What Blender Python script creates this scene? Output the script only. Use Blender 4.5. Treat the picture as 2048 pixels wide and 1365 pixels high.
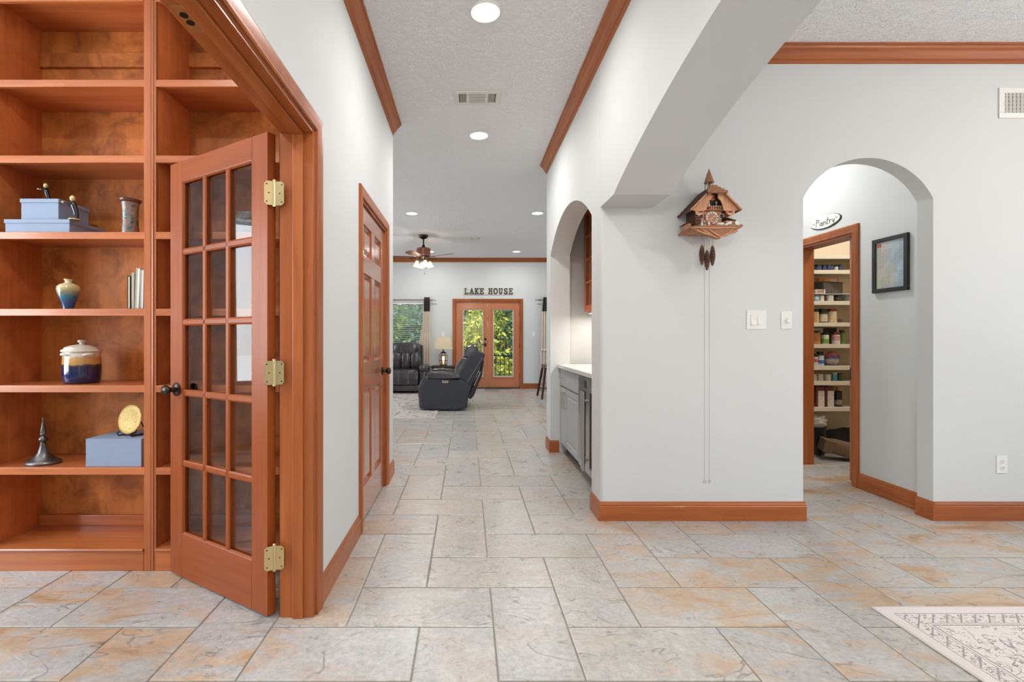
import bpy, bmesh, math, random
from mathutils import Vector, Matrix
random.seed(7)
R = math.radians
scene = bpy.context.scene
for o in list(bpy.data.objects):
    bpy.data.objects.remove(o)

# ------------------------------------------------------------------ camera
CAMH, FPX = 1.18, 952.0
cam_d = bpy.data.cameras.new('camera')
cam = bpy.data.objects.new('camera', cam_d)
scene.collection.objects.link(cam)
cam.location = (0, 0, CAMH)
cam.rotation_euler = (R(90), 0, 0)
cam_d.sensor_fit = 'HORIZONTAL'
cam_d.sensor_width = 36
cam_d.lens = FPX / 2048 * 36
cam_d.shift_x = (1024 - 934.5) / 2048
cam_d.shift_y = -(682.5 - 676.7) / 2048
cam_d.clip_start = 0.05
scene.camera = cam

# ------------------------------------------------------------------ world, sun, exposure
vs = scene.view_settings
vs.view_transform = 'Standard'
vs.look = 'None'
vs.gamma = 1.0
vs.use_curve_mapping = False
vs.exposure = -0.88
scene.display_settings.display_device = 'sRGB'
scene.cycles.max_bounces = 8
scene.cycles.diffuse_bounces = 4
scene.cycles.glossy_bounces = 3
scene.cycles.transmission_bounces = 8
scene.cycles.transparent_max_bounces = 12
scene.cycles.caustics_reflective = False
scene.cycles.caustics_refractive = False
scene.cycles.sample_clamp_indirect = 6.0
scene.cycles.use_adaptive_sampling = True
scene.cycles.adaptive_threshold = 0.12
scene.cycles.use_denoising = True
w = bpy.data.worlds.new('world')
scene.world = w
w.use_nodes = True
nt = w.node_tree
sky = nt.nodes.new('ShaderNodeTexSky')
sky.sky_type = 'NISHITA'
sky.sun_disc = False
sky.sun_elevation = R(55)
sky.sun_rotation = R(180)
sky.altitude = 100
sky.dust_density = 2.0
nt.nodes['Background'].inputs['Strength'].default_value = 0.65
nt.links.new(sky.outputs[0], nt.nodes['Background'].inputs['Color'])

def light(name, kind, loc, energy, color=(1, 1, 1), size=None, size_y=None, rot=(0, 0, 0), shape=None):
    d = bpy.data.lights.new(name, kind)
    d.energy = energy
    d.color = color
    if kind == 'AREA':
        d.shape = shape or ('RECTANGLE' if size_y else 'DISK')
        d.size = size
        if size_y:
            d.size_y = size_y
    elif size is not None:
        d.shadow_soft_size = size
    o = bpy.data.objects.new(name, d)
    scene.collection.objects.link(o)
    o.location = loc
    o.rotation_euler = rot
    return o

sun = light('sun', 'SUN', (0, 0, 20), 12.0, (1, .95, .87), rot=(R(42), 0, R(-25)))
sun.data.angle = R(1)
DAY = (.90, .96, 1.0)
# added area lamps standing in for daylight at unseen window openings (openings are built into the walls below)
light('daylight_fill_front', 'AREA', (1.0, -3.36, 1.55), 40, DAY, 3.2, 2.0, (R(126), 0, 0))
light('daylight_fill_dining', 'AREA', (6.05, 0.6, 1.6), 20, DAY, 1.9, 2.8, (0, R(122), 0))
light('daylight_fill_library', 'AREA', (-4.42, 0.9, 1.6), 250, DAY, 1.8, 2.2, (0, R(-105), 0))
light('daylight_fill_living', 'AREA', (-4.42, 7.6, 1.6), 75, DAY, 1.9, 3.4, (0, R(-118), 0))
light('daylight_fill_kitchen', 'AREA', (5.92, 8.2, 1.6), 75, DAY, 1.9, 3.4, (0, R(118), 0))

# ------------------------------------------------------------------ helpers
COL = scene.collection

class MB:
    def __init__(s):
        s.v, s.f = [], []
    def add(s, verts, faces):
        b = len(s.v)
        s.v += [tuple(p) for p in verts]
        s.f += [tuple(i + b for i in f) for f in faces]
        return s
    def box(s, x0, x1, y0, y1, z0, z1):
        return s.add([(x0, y0, z0), (x1, y0, z0), (x1, y1, z0), (x0, y1, z0), (x0, y0, z1), (x1, y0, z1), (x1, y1, z1), (x0, y1, z1)],
                     [(0, 3, 2, 1), (4, 5, 6, 7), (0, 1, 5, 4), (1, 2, 6, 5), (2, 3, 7, 6), (3, 0, 4, 7)])
    def prism(s, pts, axis, a0, a1):
        def p3(p, a):
            return {'x': (a, p[0], p[1]), 'y': (p[0], a, p[1]), 'z': (p[0], p[1], a)}[axis]
        n = len(pts)
        vs_ = [p3(p, a0) for p in pts] + [p3(p, a1) for p in pts]
        fs = [tuple(range(n)), tuple(range(2 * n - 1, n - 1, -1))]
        fs += [(i, (i + 1) % n, n + (i + 1) % n, n + i) for i in range(n)]
        return s.add(vs_, fs)
    def lathe(s, prof, n=24, c=(0, 0, 0), axis='z', sx=1, sy=1):
        vs_, fs = [], []
        m = len(prof)
        for i in range(n):
            a = 2 * math.pi * i / n
            for r, h in prof:
                u, v = r * math.cos(a) * sx, r * math.sin(a) * sy
                p = {'z': (u, v, h), 'y': (u, h, v), 'x': (h, u, v)}[axis]
                vs_.append((c[0] + p[0], c[1] + p[1], c[2] + p[2]))
        for i in range(n):
            j = (i + 1) % n
            for k in range(m - 1):
                fs.append((i * m + k, j * m + k, j * m + k + 1, i * m + k + 1))
        if prof[0][0] > 1e-6:
            fs.append(tuple(i * m for i in range(n))[::-1])
        if prof[-1][0] > 1e-6:
            fs.append(tuple(i * m + m - 1 for i in range(n)))
        return s.add(vs_, fs)
    def tube(s, path, r, n=8, closed=False):
        path = [Vector(p) for p in path]
        m = len(path)
        rs = r if isinstance(r, (list, tuple)) else [r] * m
        vs_, fs = [], []
        up = None
        for i, p in enumerate(path):
            if closed:
                t = path[(i + 1) % m] - path[i - 1]
            else:
                t = path[min(i + 1, m - 1)] - path[max(i - 1, 0)]
            t.normalize()
            if up is None:
                up = t.orthogonal().normalized()
            else:
                up = (up - t * up.dot(t))
                up = up.normalized() if up.length > 1e-6 else t.orthogonal().normalized()
            q = t.cross(up)
            for k in range(n):
                a = 2 * math.pi * k / n
                vs_.append(tuple(p + (up * math.cos(a) + q * math.sin(a)) * rs[i]))
        for i in range(m if closed else m - 1):
            j = (i + 1) % m
            for k in range(n):
                l = (k + 1) % n
                fs.append((i * n + k, i * n + l, j * n + l, j * n + k))
        if not closed:
            fs.append(tuple(range(n))[::-1])
            fs.append(tuple((m - 1) * n + k for k in range(n)))
        return s.add(vs_, fs)
    def bar(s, p0, p1, wx, wy, up=(0, 0, 1), taper=1.0):
        p0, p1 = Vector(p0), Vector(p1)
        t = (p1 - p0).normalized()
        u = Vector(up)
        a = t.cross(u)
        a = a.normalized() if a.length > 1e-6 else Vector((1, 0, 0))
        b = t.cross(a).normalized()
        vs_ = []
        for p, k in ((p0, 1), (p1, taper)):
            for sx, sy in ((-1, -1), (1, -1), (1, 1), (-1, 1)):
                vs_.append(tuple(p + a * sx * wx / 2 * k + b * sy * wy / 2 * k))
        return s.add(vs_, [(0, 1, 2, 3), (7, 6, 5, 4), (0, 4, 5, 1), (1, 5, 6, 2), (2, 6, 7, 3), (3, 7, 4, 0)])
    def ell(s, c, r, nu=16, nv=10, e=1.0):
        def pw(x, k):
            return math.copysign(abs(x) ** k, x)
        vs_, fs = [], []
        for j in range(1, nv):
            ph = -math.pi / 2 + math.pi * j / nv
            for i in range(nu):
                th = 2 * math.pi * i / nu
                vs_.append((c[0] + r[0] * pw(math.cos(ph), e) * pw(math.cos(th), e),
                            c[1] + r[1] * pw(math.cos(ph), e) * pw(math.sin(th), e),
                            c[2] + r[2] * pw(math.sin(ph), e)))
        b, t = len(vs_), len(vs_) + 1
        vs_ += [(c[0], c[1], c[2] - r[2]), (c[0], c[1], c[2] + r[2])]
        for j in range(nv - 2):
            for i in range(nu):
                k = (i + 1) % nu
                fs.append((j * nu + i, j * nu + k, (j + 1) * nu + k, (j + 1) * nu + i))
        for i in range(nu):
            k = (i + 1) % nu
            fs.append((b, k, i))
            fs.append((t, (nv - 2) * nu + i, (nv - 2) * nu + k))
        return s.add(vs_, fs)
    def cush(s, x0, x1, y0, y1, z0, z1, e=.45, nu=24, nv=14):
        return s.ell(((x0 + x1) / 2, (y0 + y1) / 2, (z0 + z1) / 2), ((x1 - x0) / 2, (y1 - y0) / 2, (z1 - z0) / 2), nu, nv, e)
    def strip(s, prof, p0, p1, u, v):
        """profile (a,b) swept in a straight line from p0 to p1; offset a*u + b*v"""
        p0, p1, u, v = Vector(p0), Vector(p1), Vector(u), Vector(v)
        n = len(prof)
        vs_ = [tuple(p + u * a + v * b) for p in (p0, p1) for a, b in prof]
        fs = [tuple(range(n)), tuple(range(2 * n - 1, n - 1, -1))]
        fs += [(i, (i + 1) % n, n + (i + 1) % n, n + i) for i in range(n)]
        return s.add(vs_, fs)
    def casing(s, prof, a0, a1, top, fn, z0=0.0):
        """three sided mitred casing; prof = (outward w, proud t); fn(a, z, t) -> 3d"""
        n = len(prof)
        vs_ = []
        for wv, t in prof:
            vs_ += [fn(a0 - wv, z0, t), fn(a0 - wv, top + wv, t), fn(a1 + wv, top + wv, t), fn(a1 + wv, z0, t)]
        fs = []
        for i in range(n):
            j = (i + 1) % n
            for k in range(3):
                fs.append((i * 4 + k, i * 4 + k + 1, j * 4 + k + 1, j * 4 + k))
        fs.append(tuple(i * 4 for i in range(n)))
        fs.append(tuple(i * 4 + 3 for i in range(n))[::-1])
        return s.add(vs_, fs)
    def xf(s, M):
        s.v = [tuple(M @ Vector(p)) for p in s.v]
        return s
    def build(s, name, mat, parent=None, smooth=None, bevel=0, seg=2):
        me = bpy.data.meshes.new(name)
        me.from_pydata(s.v, [], s.f)
        bm = bmesh.new()
        bm.from_mesh(me)
        bmesh.ops.recalc_face_normals(bm, faces=bm.faces)
        bm.to_mesh(me)
        bm.free()
        me.materials.append(mat)
        if smooth:
            me.polygons.foreach_set('use_smooth', [True] * len(me.polygons))
            me.set_sharp_from_angle(angle=R(smooth))
        o = bpy.data.objects.new(name, me)
        COL.objects.link(o)
        if parent is not None:
            o.parent = parent
        if bevel:
            m = o.modifiers.new('bevel', 'BEVEL')
            m.width = bevel
            m.segments = seg
            m.limit_method = 'ANGLE'
            m.angle_limit = R(40)
        return o

def tag(o, label, cat=None, group=None, kind=None):
    o['label'] = label
    if cat:
        o['category'] = cat
    if group:
        o['group'] = group
    if kind:
        o['kind'] = kind
    return o

def thing(name, label, cat, loc=(0, 0, 0), rz=0, group=None, kind=None):
    o = bpy.data.objects.new(name, None)
    o.empty_display_size = .05
    COL.objects.link(o)
    o.location = loc
    o.rotation_euler = (0, 0, rz)
    return tag(o, label, cat, group, kind)

def B(*a):
    return MB().box(*a)

# ------------------------------------------------------------------ materials
def lin(c):
    return tuple(((x / 255) / 12.92 if x / 255 <= .04045 else ((x / 255 + .055) / 1.055) ** 2.4) for x in c) + (1,)

class NT:
    def __init__(s, name):
        s.m = bpy.data.materials.new(name)
        s.m.use_nodes = True
        s.t = s.m.node_tree
        s.p = s.t.nodes['Principled BSDF']
    def n(s, kind, **kw):
        nd = s.t.nodes.new('ShaderNode' + kind)
        for k, v in kw.items():
            setattr(nd, k, v)
        return nd
    def l(s, a, b):
        s.t.links.new(a, b)
    def val(s, sock, v):
        if hasattr(v, 'is_linked') or hasattr(v, 'links'):
            s.l(v, sock)
        else:
            sock.default_value = v
    def math(s, op, a, b=0.0, c=0.0, clamp=False):
        nd = s.n('Math', operation=op)
        nd.use_clamp = clamp
        for i, x in enumerate((a, b, c)):
            s.val(nd.inputs[i], x)
        return nd.outputs[0]
    def mix(s, fac, a, b, mode='MIX'):
        nd = s.n('MixRGB', blend_type=mode)
        s.val(nd.inputs[0], fac)
        s.val(nd.inputs[1], a)
        s.val(nd.inputs[2], b)
        return nd.outputs[0]
    def noise(s, vec, scale, detail=4, rough=.55, dist=0.0):
        nd = s.n('TexNoise')
        nd.inputs['Scale'].default_value = scale
        nd.inputs['Detail'].default_value = detail
        nd.inputs['Roughness'].default_value = rough
        nd.inputs['Distortion'].default_value = dist
        if vec is not None:
            s.l(vec, nd.inputs['Vector'])
        return nd.outputs[0]
    def ramp(s, fac, stops, interp='LINEAR'):
        nd = s.n('ValToRGB')
        e = nd.color_ramp.elements
        nd.color_ramp.interpolation = interp
        while len(e) < len(stops):
            e.new(.5)
        for el, (p, c) in zip(e, stops):
            el.position = p
            el.color = c if len(c) == 4 else tuple(c) + (1,)
        s.l(fac, nd.inputs[0])
        return nd.outputs[0]
    def step(s, fac, a, b):
        nd = s.n('MapRange')
        nd.interpolation_type = 'SMOOTHSTEP'
        s.l(fac, nd.inputs[0])
        nd.inputs[1].default_value = a
        nd.inputs[2].default_value = b
        return nd.outputs[0]
    def mapping(s, vec, scale=(1, 1, 1), loc=None):
        nd = s.n('Mapping')
        nd.inputs['Scale'].default_value = scale
        s.l(vec, nd.inputs['Vector'])
        if loc is not None:
            s.l(loc, nd.inputs['Location'])
        return nd.outputs[0]
    def bump(s, h, strength, dist, prev=None):
        nd = s.n('Bump')
        nd.inputs['Strength'].default_value = strength
        nd.inputs['Distance'].default_value = dist
        s.l(h, nd.inputs['Height'])
        if prev is not None:
            s.l(prev, nd.inputs['Normal'])
        s.l(nd.outputs[0], s.p.inputs['Normal'])
        return nd.outputs[0]
    def coord(s, out='Object'):
        return s.n('TexCoord').outputs[out]
    def set(s, color=None, rough=None, metal=None, coat=None, spec=None):
        if color is not None:
            s.val(s.p.inputs['Base Color'], color)
        if rough is not None:
            s.val(s.p.inputs['Roughness'], rough)
        if metal is not None:
            s.p.inputs['Metallic'].default_value = metal
        if coat is not None:
            s.p.inputs['Coat Weight'].default_value = coat
            s.p.inputs['Coat Roughness'].default_value = .12
        if spec is not None:
            s.p.inputs['Specular IOR Level'].default_value = spec
        return s

def plain(name, c, rough=.5, metal=0.0, var=.08, scale=6.0, bump=0, coat=None, spec=None):
    k = NT(name)
    base = lin(c)
    nz = k.noise(k.coord(), scale, 2)
    dark = tuple(x * (1 - var) for x in base[:3]) + (1,)
    lite = tuple(min(1, x * (1 + var)) for x in base[:3]) + (1,)
    k.set(k.ramp(nz, [(.3, dark), (.7, lite)]), rough, metal, coat, spec)
    if bump:
        k.bump(k.noise(k.coord(), 90, 1), bump, .002)
    return k.m

def wood(name, c1, c2, axis='Z', rough=.36, coat=.12, blotch=.35, grain=1.0, spec=.4, mott=0):
    k = NT(name)
    oi = k.n('ObjectInfo')
    off = k.n('CombineXYZ')
    for i in range(3):
        k.l(k.math('MULTIPLY', oi.outputs['Random'], 7.0 + 3 * i), off.inputs[i])
    co = k.coord()
    sc = {'X': (1.2, 22, 22), 'Y': (22, 1.2, 22), 'Z': (22, 22, 1.2)}[axis]
    v = k.mapping(co, tuple(x * grain for x in sc), off.outputs[0])
    g = k.noise(v, 1.6, 4, .62, .5)
    col = k.ramp(g, [(.22, lin(c2)), (.5, tuple((a + b) / 2 for a, b in zip(lin(c1), lin(c2)))), (.78, lin(c1))])
    v2 = k.mapping(co, tuple(.18 * x ** .7 for x in sc), off.outputs[0])
    bl = k.ramp(k.noise(v2, 1.3, 2, .6, 1.0), [(.3, (1 - blotch, 1 - blotch * 1.15, 1 - blotch * 1.25, 1)), (.65, (1, 1, 1, 1))])
    col = k.mix(1.0, col, bl, 'MULTIPLY')
    if mott:
        mz = k.ramp(k.noise(k.mapping(co, (1, 1, 1), off.outputs[0]), 7, 4, .6, .8), [(.34, (1 - mott, 1 - mott * 1.1, 1 - mott * 1.2, 1)), (.58, (1, 1, 1, 1))])
        col = k.mix(1.0, col, mz, 'MULTIPLY')
    k.set(col, rough, 0, coat, spec)
    return k.m

M = {}
for ax in 'XYZ':
    M['case' + ax] = wood('cherry_trim_' + ax, (190, 110, 56), (156, 80, 34), ax)
    M['book' + ax] = wood('cherry_shelf_' + ax, (208, 124, 70), (174, 92, 48), ax, rough=.34, coat=.4, blotch=.3)
M['bookside'] = wood('cherry_side_panel', (236, 142, 80), (212, 114, 60), 'Z', coat=0, rough=.5, blotch=.3, mott=.22)
M['bookback'] = wood('maple_back_panel', (238, 152, 74), (200, 116, 54), 'Z', coat=0, rough=.55, blotch=.3, mott=.45, grain=.35)
M['doorX'] = wood('door_wood_across', (158, 80, 30), (134, 60, 20), 'X', rough=.36, coat=.0, blotch=.15, spec=.25)
M['doorZ'] = wood('door_wood_upright', (158, 80, 30), (134, 60, 20), 'Z', rough=.36, coat=.0, blotch=.15, spec=.25)
M['pdoorY'] = wood('panel_door_across', (190, 118, 80), (156, 86, 54), 'Y', rough=.25, coat=1.0, blotch=.15)
M['pdoorZ'] = wood('panel_door_upright', (190, 118, 80), (156, 86, 54), 'Z', rough=.25, coat=1.0, blotch=.15)
M['farX'] = wood('terrace_door_across', (204, 130, 92), (184, 110, 74), 'X', rough=.4, blotch=.1)
M['farZ'] = wood('terrace_door_upright', (204, 130, 92), (184, 110, 74), 'Z', rough=.4, blotch=.1)
M['bar_cab'] = wood('orange_cabinet_wood', (216, 112, 46), (186, 86, 30), 'Z', rough=.35, blotch=.15)
M['darkwood'] = wood('dark_wood', (70, 46, 36), (40, 26, 22), 'Z', rough=.4, blotch=.2)
M['blade'] = wood('fan_blade_wood', (150, 92, 62), (112, 64, 42), 'X', rough=.4, blotch=.2)
M['clock_wood'] = wood('carved_walnut', (206, 146, 108), (142, 90, 60), 'X', rough=.5, coat=0, blotch=.35, grain=4)
M['clock_panel'] = wood('clock_gable_wood', (228, 174, 134), (188, 130, 92), 'Z', rough=.5, coat=0, blotch=.2, grain=4)
M['clock_shingle'] = wood('clock_shingle_wood', (196, 142, 110), (136, 90, 64), 'Y', rough=.6, coat=0, blotch=.3, grain=4)
M['clock_dark'] = wood('clock_dark_wood', (112, 80, 60), (72, 48, 36), 'Z', rough=.6, coat=0, blotch=.3, grain=4)

def wallmat(name, c, scale, strength, dist, knock=False):
    k = NT(name)
    co = k.n('NewGeometry').outputs['Position']
    if knock:
        h = k.ramp(k.noise(co, scale, 3, .65, .6), [(.46, (0, 0, 0, 1)), (.56, (1, 1, 1, 1))])
    else:
        h = k.noise(co, scale, 2, .6)
    k.set(lin(c), .72, 0, spec=.3)
    k.bump(h, strength, dist)
    return k.m
M['wall'] = wallmat('painted_drywall', (214, 216, 215), 110, .3, .002)
M['ceil'] = wallmat('textured_ceiling', (248, 249, 251), 34, .6, .009, True)
M['soffit'] = M['wall']
M['pantrywall'] = wallmat('pantry_paint', (226, 208, 180), 120, .2, .002)

def tilemat():
    k = NT('slate_floor_tile')
    geo = k.n('NewGeometry')
    oi = k.n('ObjectInfo')
    pos = geo.outputs['Position']
    rnd = k.math('FRACT', k.math('ADD', oi.outputs['Random'], geo.outputs['Random Per Island']))
    off = k.n('CombineXYZ')
    for i, q in enumerate((37.0, 91.0, 13.0)):
        k.l(k.math('MULTIPLY', rnd, q), off.inputs[i])
    v = k.mapping(pos, (1, 1, 1), off.outputs[0])
    vs2 = k.mapping(pos, (1.4, 3.2, 1), off.outputs[0])
    base = k.ramp(rnd, [(0, lin((168, 167, 165))), (.35, lin((179, 177, 173))), (.7, lin((176, 176, 175))), (1, lin((164, 165, 166)))])
    mott = k.noise(v, 8, 5, .7, .5)
    base = k.mix(k.math('MULTIPLY', k.step(mott, .48, .72), .5), base, lin((199, 197, 193)))
    base = k.mix(k.math('MULTIPLY', k.step(mott, .5, .28), .45), base, lin((152, 149, 144)))
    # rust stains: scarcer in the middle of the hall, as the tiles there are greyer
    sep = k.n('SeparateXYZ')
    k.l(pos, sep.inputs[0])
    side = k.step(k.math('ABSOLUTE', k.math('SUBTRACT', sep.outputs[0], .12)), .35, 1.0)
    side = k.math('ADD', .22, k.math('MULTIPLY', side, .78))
    grain = k.noise(v, 46, 3, .75)
    rust_n = k.noise(vs2, 1.7, 4, .62, .9)
    thr = k.math('ADD', k.math('ADD', rust_n, k.math('MULTIPLY', k.math('SUBTRACT', grain, .5), .28)), k.math('MULTIPLY', k.math('SUBTRACT', k.math('FRACT', k.math('MULTIPLY', rnd, 7.31)), .5), .12))
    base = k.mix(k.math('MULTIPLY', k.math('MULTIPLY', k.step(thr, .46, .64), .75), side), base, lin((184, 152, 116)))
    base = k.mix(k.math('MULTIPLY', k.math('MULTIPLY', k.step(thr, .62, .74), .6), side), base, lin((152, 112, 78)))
    base = k.mix(.38, base, k.ramp(grain, [(.3, (.28, .26, .23, 1)), (.7, (.85, .82, .78, 1))]), 'OVERLAY')
    ln = k.noise(vs2, 1.3, 3, .55, .7)
    led = k.ramp(ln, [(.38, (0, 0, 0, 1)), (.39, (.4, .4, .4, 1)), (.5, (.45, .45, .45, 1)), (.51, (.75, .75, .75, 1)), (.61, (.8, .8, .8, 1)), (.62, (1, 1, 1, 1))])
    crack = k.math('MULTIPLY', k.step(k.math('ABSOLUTE', k.math('SUBTRACT', ln, .505)), .010, .0), k.step(mott, .42, .56))
    base = k.mix(k.math('MULTIPLY', crack, .6), base, lin((104, 94, 84)))
    h = k.math('ADD', k.math('MULTIPLY', led, .6), k.math('MULTIPLY', mott, .5))
    k.set(base, k.ramp(mott, [(.3, (.25, .25, .25, 1)), (.7, (.38, .38, .38, 1))]), 0, spec=.75)
    k.bump(h, .4, .006)
    return k.m
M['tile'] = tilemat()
M['grout'] = plain('grey_grout', (142, 136, 126), .9, bump=.3)

def glass(name, tint=(1, 1, 1), rough=0.0, refl=1.0):
    k = NT(name)
    t = k.t
    t.nodes.remove(k.p)
    tr = k.n('BsdfTransparent')
    tr.inputs[0].default_value = tuple(tint) + (1,)
    gl = k.n('BsdfGlossy')
    gl.inputs['Roughness'].default_value = rough
    lw = k.n('LayerWeight')
    lw.inputs[0].default_value = .5
    fres = k.math('ADD', .025, k.math('MULTIPLY', k.math('POWER', lw.outputs['Facing'], 5.0), .6))
    mx = k.n('MixShader')
    k.l(k.math('MULTIPLY', fres, refl, clamp=True), mx.inputs[0])
    k.l(tr.outputs[0], mx.inputs[1])
    k.l(gl.outputs[0], mx.inputs[2])
    k.l(mx.outputs[0], t.nodes['Material Output'].inputs[0])
    return k.m
M['glass'] = glass('clear_pane_glass', (.95, .96, .96))
M['smoke'] = glass('smoked_glass', (.25, .27, .28))

def emit(name, c, strength, base=(230, 230, 225)):
    k = NT(name)
    k.set(lin(base), .4)
    k.p.inputs['Emission Color'].default_value = lin(c)
    k.p.inputs['Emission Strength'].default_value = strength
    return k.m
M['led'] = emit('led_lens', (255, 252, 246), 6)
M['white'] = plain('white_plastic', (236, 235, 230), .35, var=.01)
M['whitep'] = plain('white_paint', (232, 230, 224), .5, var=.02)
M['slot'] = plain('dark_slot', (60, 58, 54), .8)
M['brass'] = plain('satin_brass', (222, 200, 150), .3, 1.0, var=.05)
M['bronze'] = plain('oil_rubbed_bronze', (62, 52, 46), .32, .9, var=.15)
M['black'] = plain('black_paint', (34, 33, 32), .45, var=.1)
M['steel'] = plain('brushed_steel', (196, 192, 186), .28, 1.0, var=.06)
M['chrome'] = plain('chrome', (220, 220, 220), .12, 1.0, var=.02)
# ================================================================== THE SETTING
CEIL = 3.05
XL, XLB = -.65, -.79          # hall face / library face of the left wall
XR, XRB = .86, 1.06           # hall face / niche face of the right wall
YF, YFB = 3.08, 3.19          # near / far face of the facing wall
YFAR = 11.13
XA = 3.08                     # pantry side wall face

def struct(mb, name, mat, label, cat, parent=None, **kw):
    o = mb.build(name, mat, parent, **kw)
    return tag(o, label, cat, kind='structure')

# ---- floor: grout bed with single tiles laid in a straight herringbone
floor = struct(B(-4.6, 6.2, -3.6, 11.3, -.12, -.0035), 'floor', M['grout'], 'grey grout bed of the herringbone slate tile floor', 'floor')
U, V = .302, .3075
X0, Y0 = .108, 1.637
def chamfer_tile(sx, sy):
    g, c = .0032, .004
    x0, x1, y0, y1 = g, sx - g, g, sy - g
    v = [(x0, y0, -.012), (x1, y0, -.012), (x1, y1, -.012), (x0, y1, -.012),
         (x0, y0, -.0015), (x1, y0, -.0015), (x1, y1, -.0015), (x0, y1, -.0015),
         (x0 + c, y0 + c, 0), (x1 - c, y0 + c, 0), (x1 - c, y1 - c, 0), (x0 + c, y1 - c, 0)]
    f = [(8, 9, 10, 11)]
    for i in range(4):
        j = (i + 1) % 4
        f += [(i, j, 4 + j, 4 + i), (4 + i, 4 + j, 8 + j, 8 + i)]
    return v, f
tile_mesh = {}
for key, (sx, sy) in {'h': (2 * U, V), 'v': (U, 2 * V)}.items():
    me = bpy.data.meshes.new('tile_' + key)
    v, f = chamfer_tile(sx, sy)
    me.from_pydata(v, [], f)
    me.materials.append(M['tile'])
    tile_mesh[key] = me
regions = [(-1.0, 6.1, -3.5, 3.1), (-3.4, -.6, -3.4, 2.5), (-.75, 1.0, 2.0, 5.2), (-4.4, 5.9, 4.1, 11.12), (2.05, 3.2, 3.0, 4.75), (3.1, 4.6, 3.6, 5.05)]
def project(x, y, z):
    if y < .05:
        return None
    return 934.5 + x * FPX / y, 676.7 + (CAMH - z) * FPX / y
def seen(x, y):
    p = project(x, y, 0)
    if p is None or not (-30 < p[0] < 2078 and p[1] < 1400):
        return False
    if y > 4.2:                                # seen only through the hall
        return 775 < p[0] < 1100
    if y > 3.15:
        return 690 < p[0] < 1210 or 1590 < p[0] < 1850
    if y > 2.45:
        return p[0] > 600
    return True
near, rest = [], []
for r in range(-17, 32):
    for c in range(-15, 21):
        k = (c - r - 1) % 4
        if k == 0:
            key, cx, cy = 'h', X0 + (c + 1) * U, Y0 + (r + .5) * V
        elif k == 3:
            key, cx, cy = 'v', X0 + (c + .5) * U, Y0 + (r + 1) * V
        else:
            continue
        if not any(a - .2 < cx < b + .2 and d - .2 < cy < e + .2 for a, b, d, e in regions):
            continue
        ox, oy = X0 + c * U, Y0 + r * V
        hx, hy = (U, V / 2) if key == 'h' else (U / 2, V)
        if cy + hy > YFAR - .01 and key == 'v':
            continue
        vis = any(seen(cx + i * hx, cy + j * hy) for i in (-1, -.5, 0, .5, 1) for j in (-1, 0, 1))
        (near if vis else rest).append((cy, key, ox, oy))
near.sort(key=lambda t: t[0])
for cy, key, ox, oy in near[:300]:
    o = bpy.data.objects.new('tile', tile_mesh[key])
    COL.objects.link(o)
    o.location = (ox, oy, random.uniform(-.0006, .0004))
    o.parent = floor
mb = MB()
for cy, key, ox, oy in rest + near[300:]:
    sx, sy = (2 * U, V) if key == 'h' else (U, 2 * V)
    v, f = chamfer_tile(sx, sy)
    mb.add([(a + ox, b + oy, c_) for a, b, c_ in v], f)
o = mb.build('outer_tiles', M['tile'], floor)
o['kind'] = 'stuff'

# ---- ceiling
struct(B(-4.6, 6.2, -3.6, 11.3, CEIL, CEIL + .15), 'ceiling', M['ceil'], 'pale grey ceiling with a coarse knockdown texture', 'ceiling')

# ---- walls
def arc(half, rise, n):
    rr = (half * half + rise * rise) / (2 * rise)
    a = math.asin(half / rr) if rise < half else math.pi - math.asin(half / rr)
    return [(rr * math.sin(-a + 2 * a * i / n), rr * math.cos(-a + 2 * a * i / n) - (rr - rise)) for i in range(n + 1)]

def arch_slab(mb, along, a0, a1, o0, o1, spring, rise, d0, d1, top):
    """wall slab along x or y with an arched opening o0..o1; d0,d1 its two faces"""
    P = (lambda a, z, d: (a, d, z)) if along == 'x' else (lambda a, z, d: (d, a, z))
    mid, half = (o0 + o1) / 2, (o1 - o0) / 2
    cur = [(mid + s_, spring + h) for s_, h in arc(half, rise, 36)]
    def pt(d):
        return ([P(a0, 0, d), P(o0, 0, d)] + [P(x, z, d) for x, z in cur] + [P(o1, 0, d), P(a1, 0, d), P(a1, top, d), P(a0, top, d)])
    out = []
    n = len(cur) + 6
    vs_ = pt(d0) + pt(d1)
    tops = [P(x, top, d0) for x, z in cur], [P(x, top, d1) for x, z in cur]
    m = len(cur)
    base = len(vs_)
    vs_ += tops[0] + tops[1]
    fs = []
    for s_, q in ((0, base), (n, base + m)):
        # piers
        fs.append((s_ + 0, s_ + 1, s_ + 2, q + 0, s_ + n - 1))
        fs.append((s_ + 1 + m, s_ + 2 + m, s_ + 3 + m, s_ + 4 + m, q + m - 1))
        for i in range(m - 1):
            fs.append((s_ + 2 + i, s_ + 3 + i, q + i + 1, q + i))
    for i in range(1, 2 + m):
        fs.append((i, i + 1, n + i + 1, n + i))
    fs.append((n - 1, 0, n, 2 * n - 1))
    fs.append((3 + m, 2 + m, n + 2 + m, n + 3 + m))
    return mb.add(vs_, fs)

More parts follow.
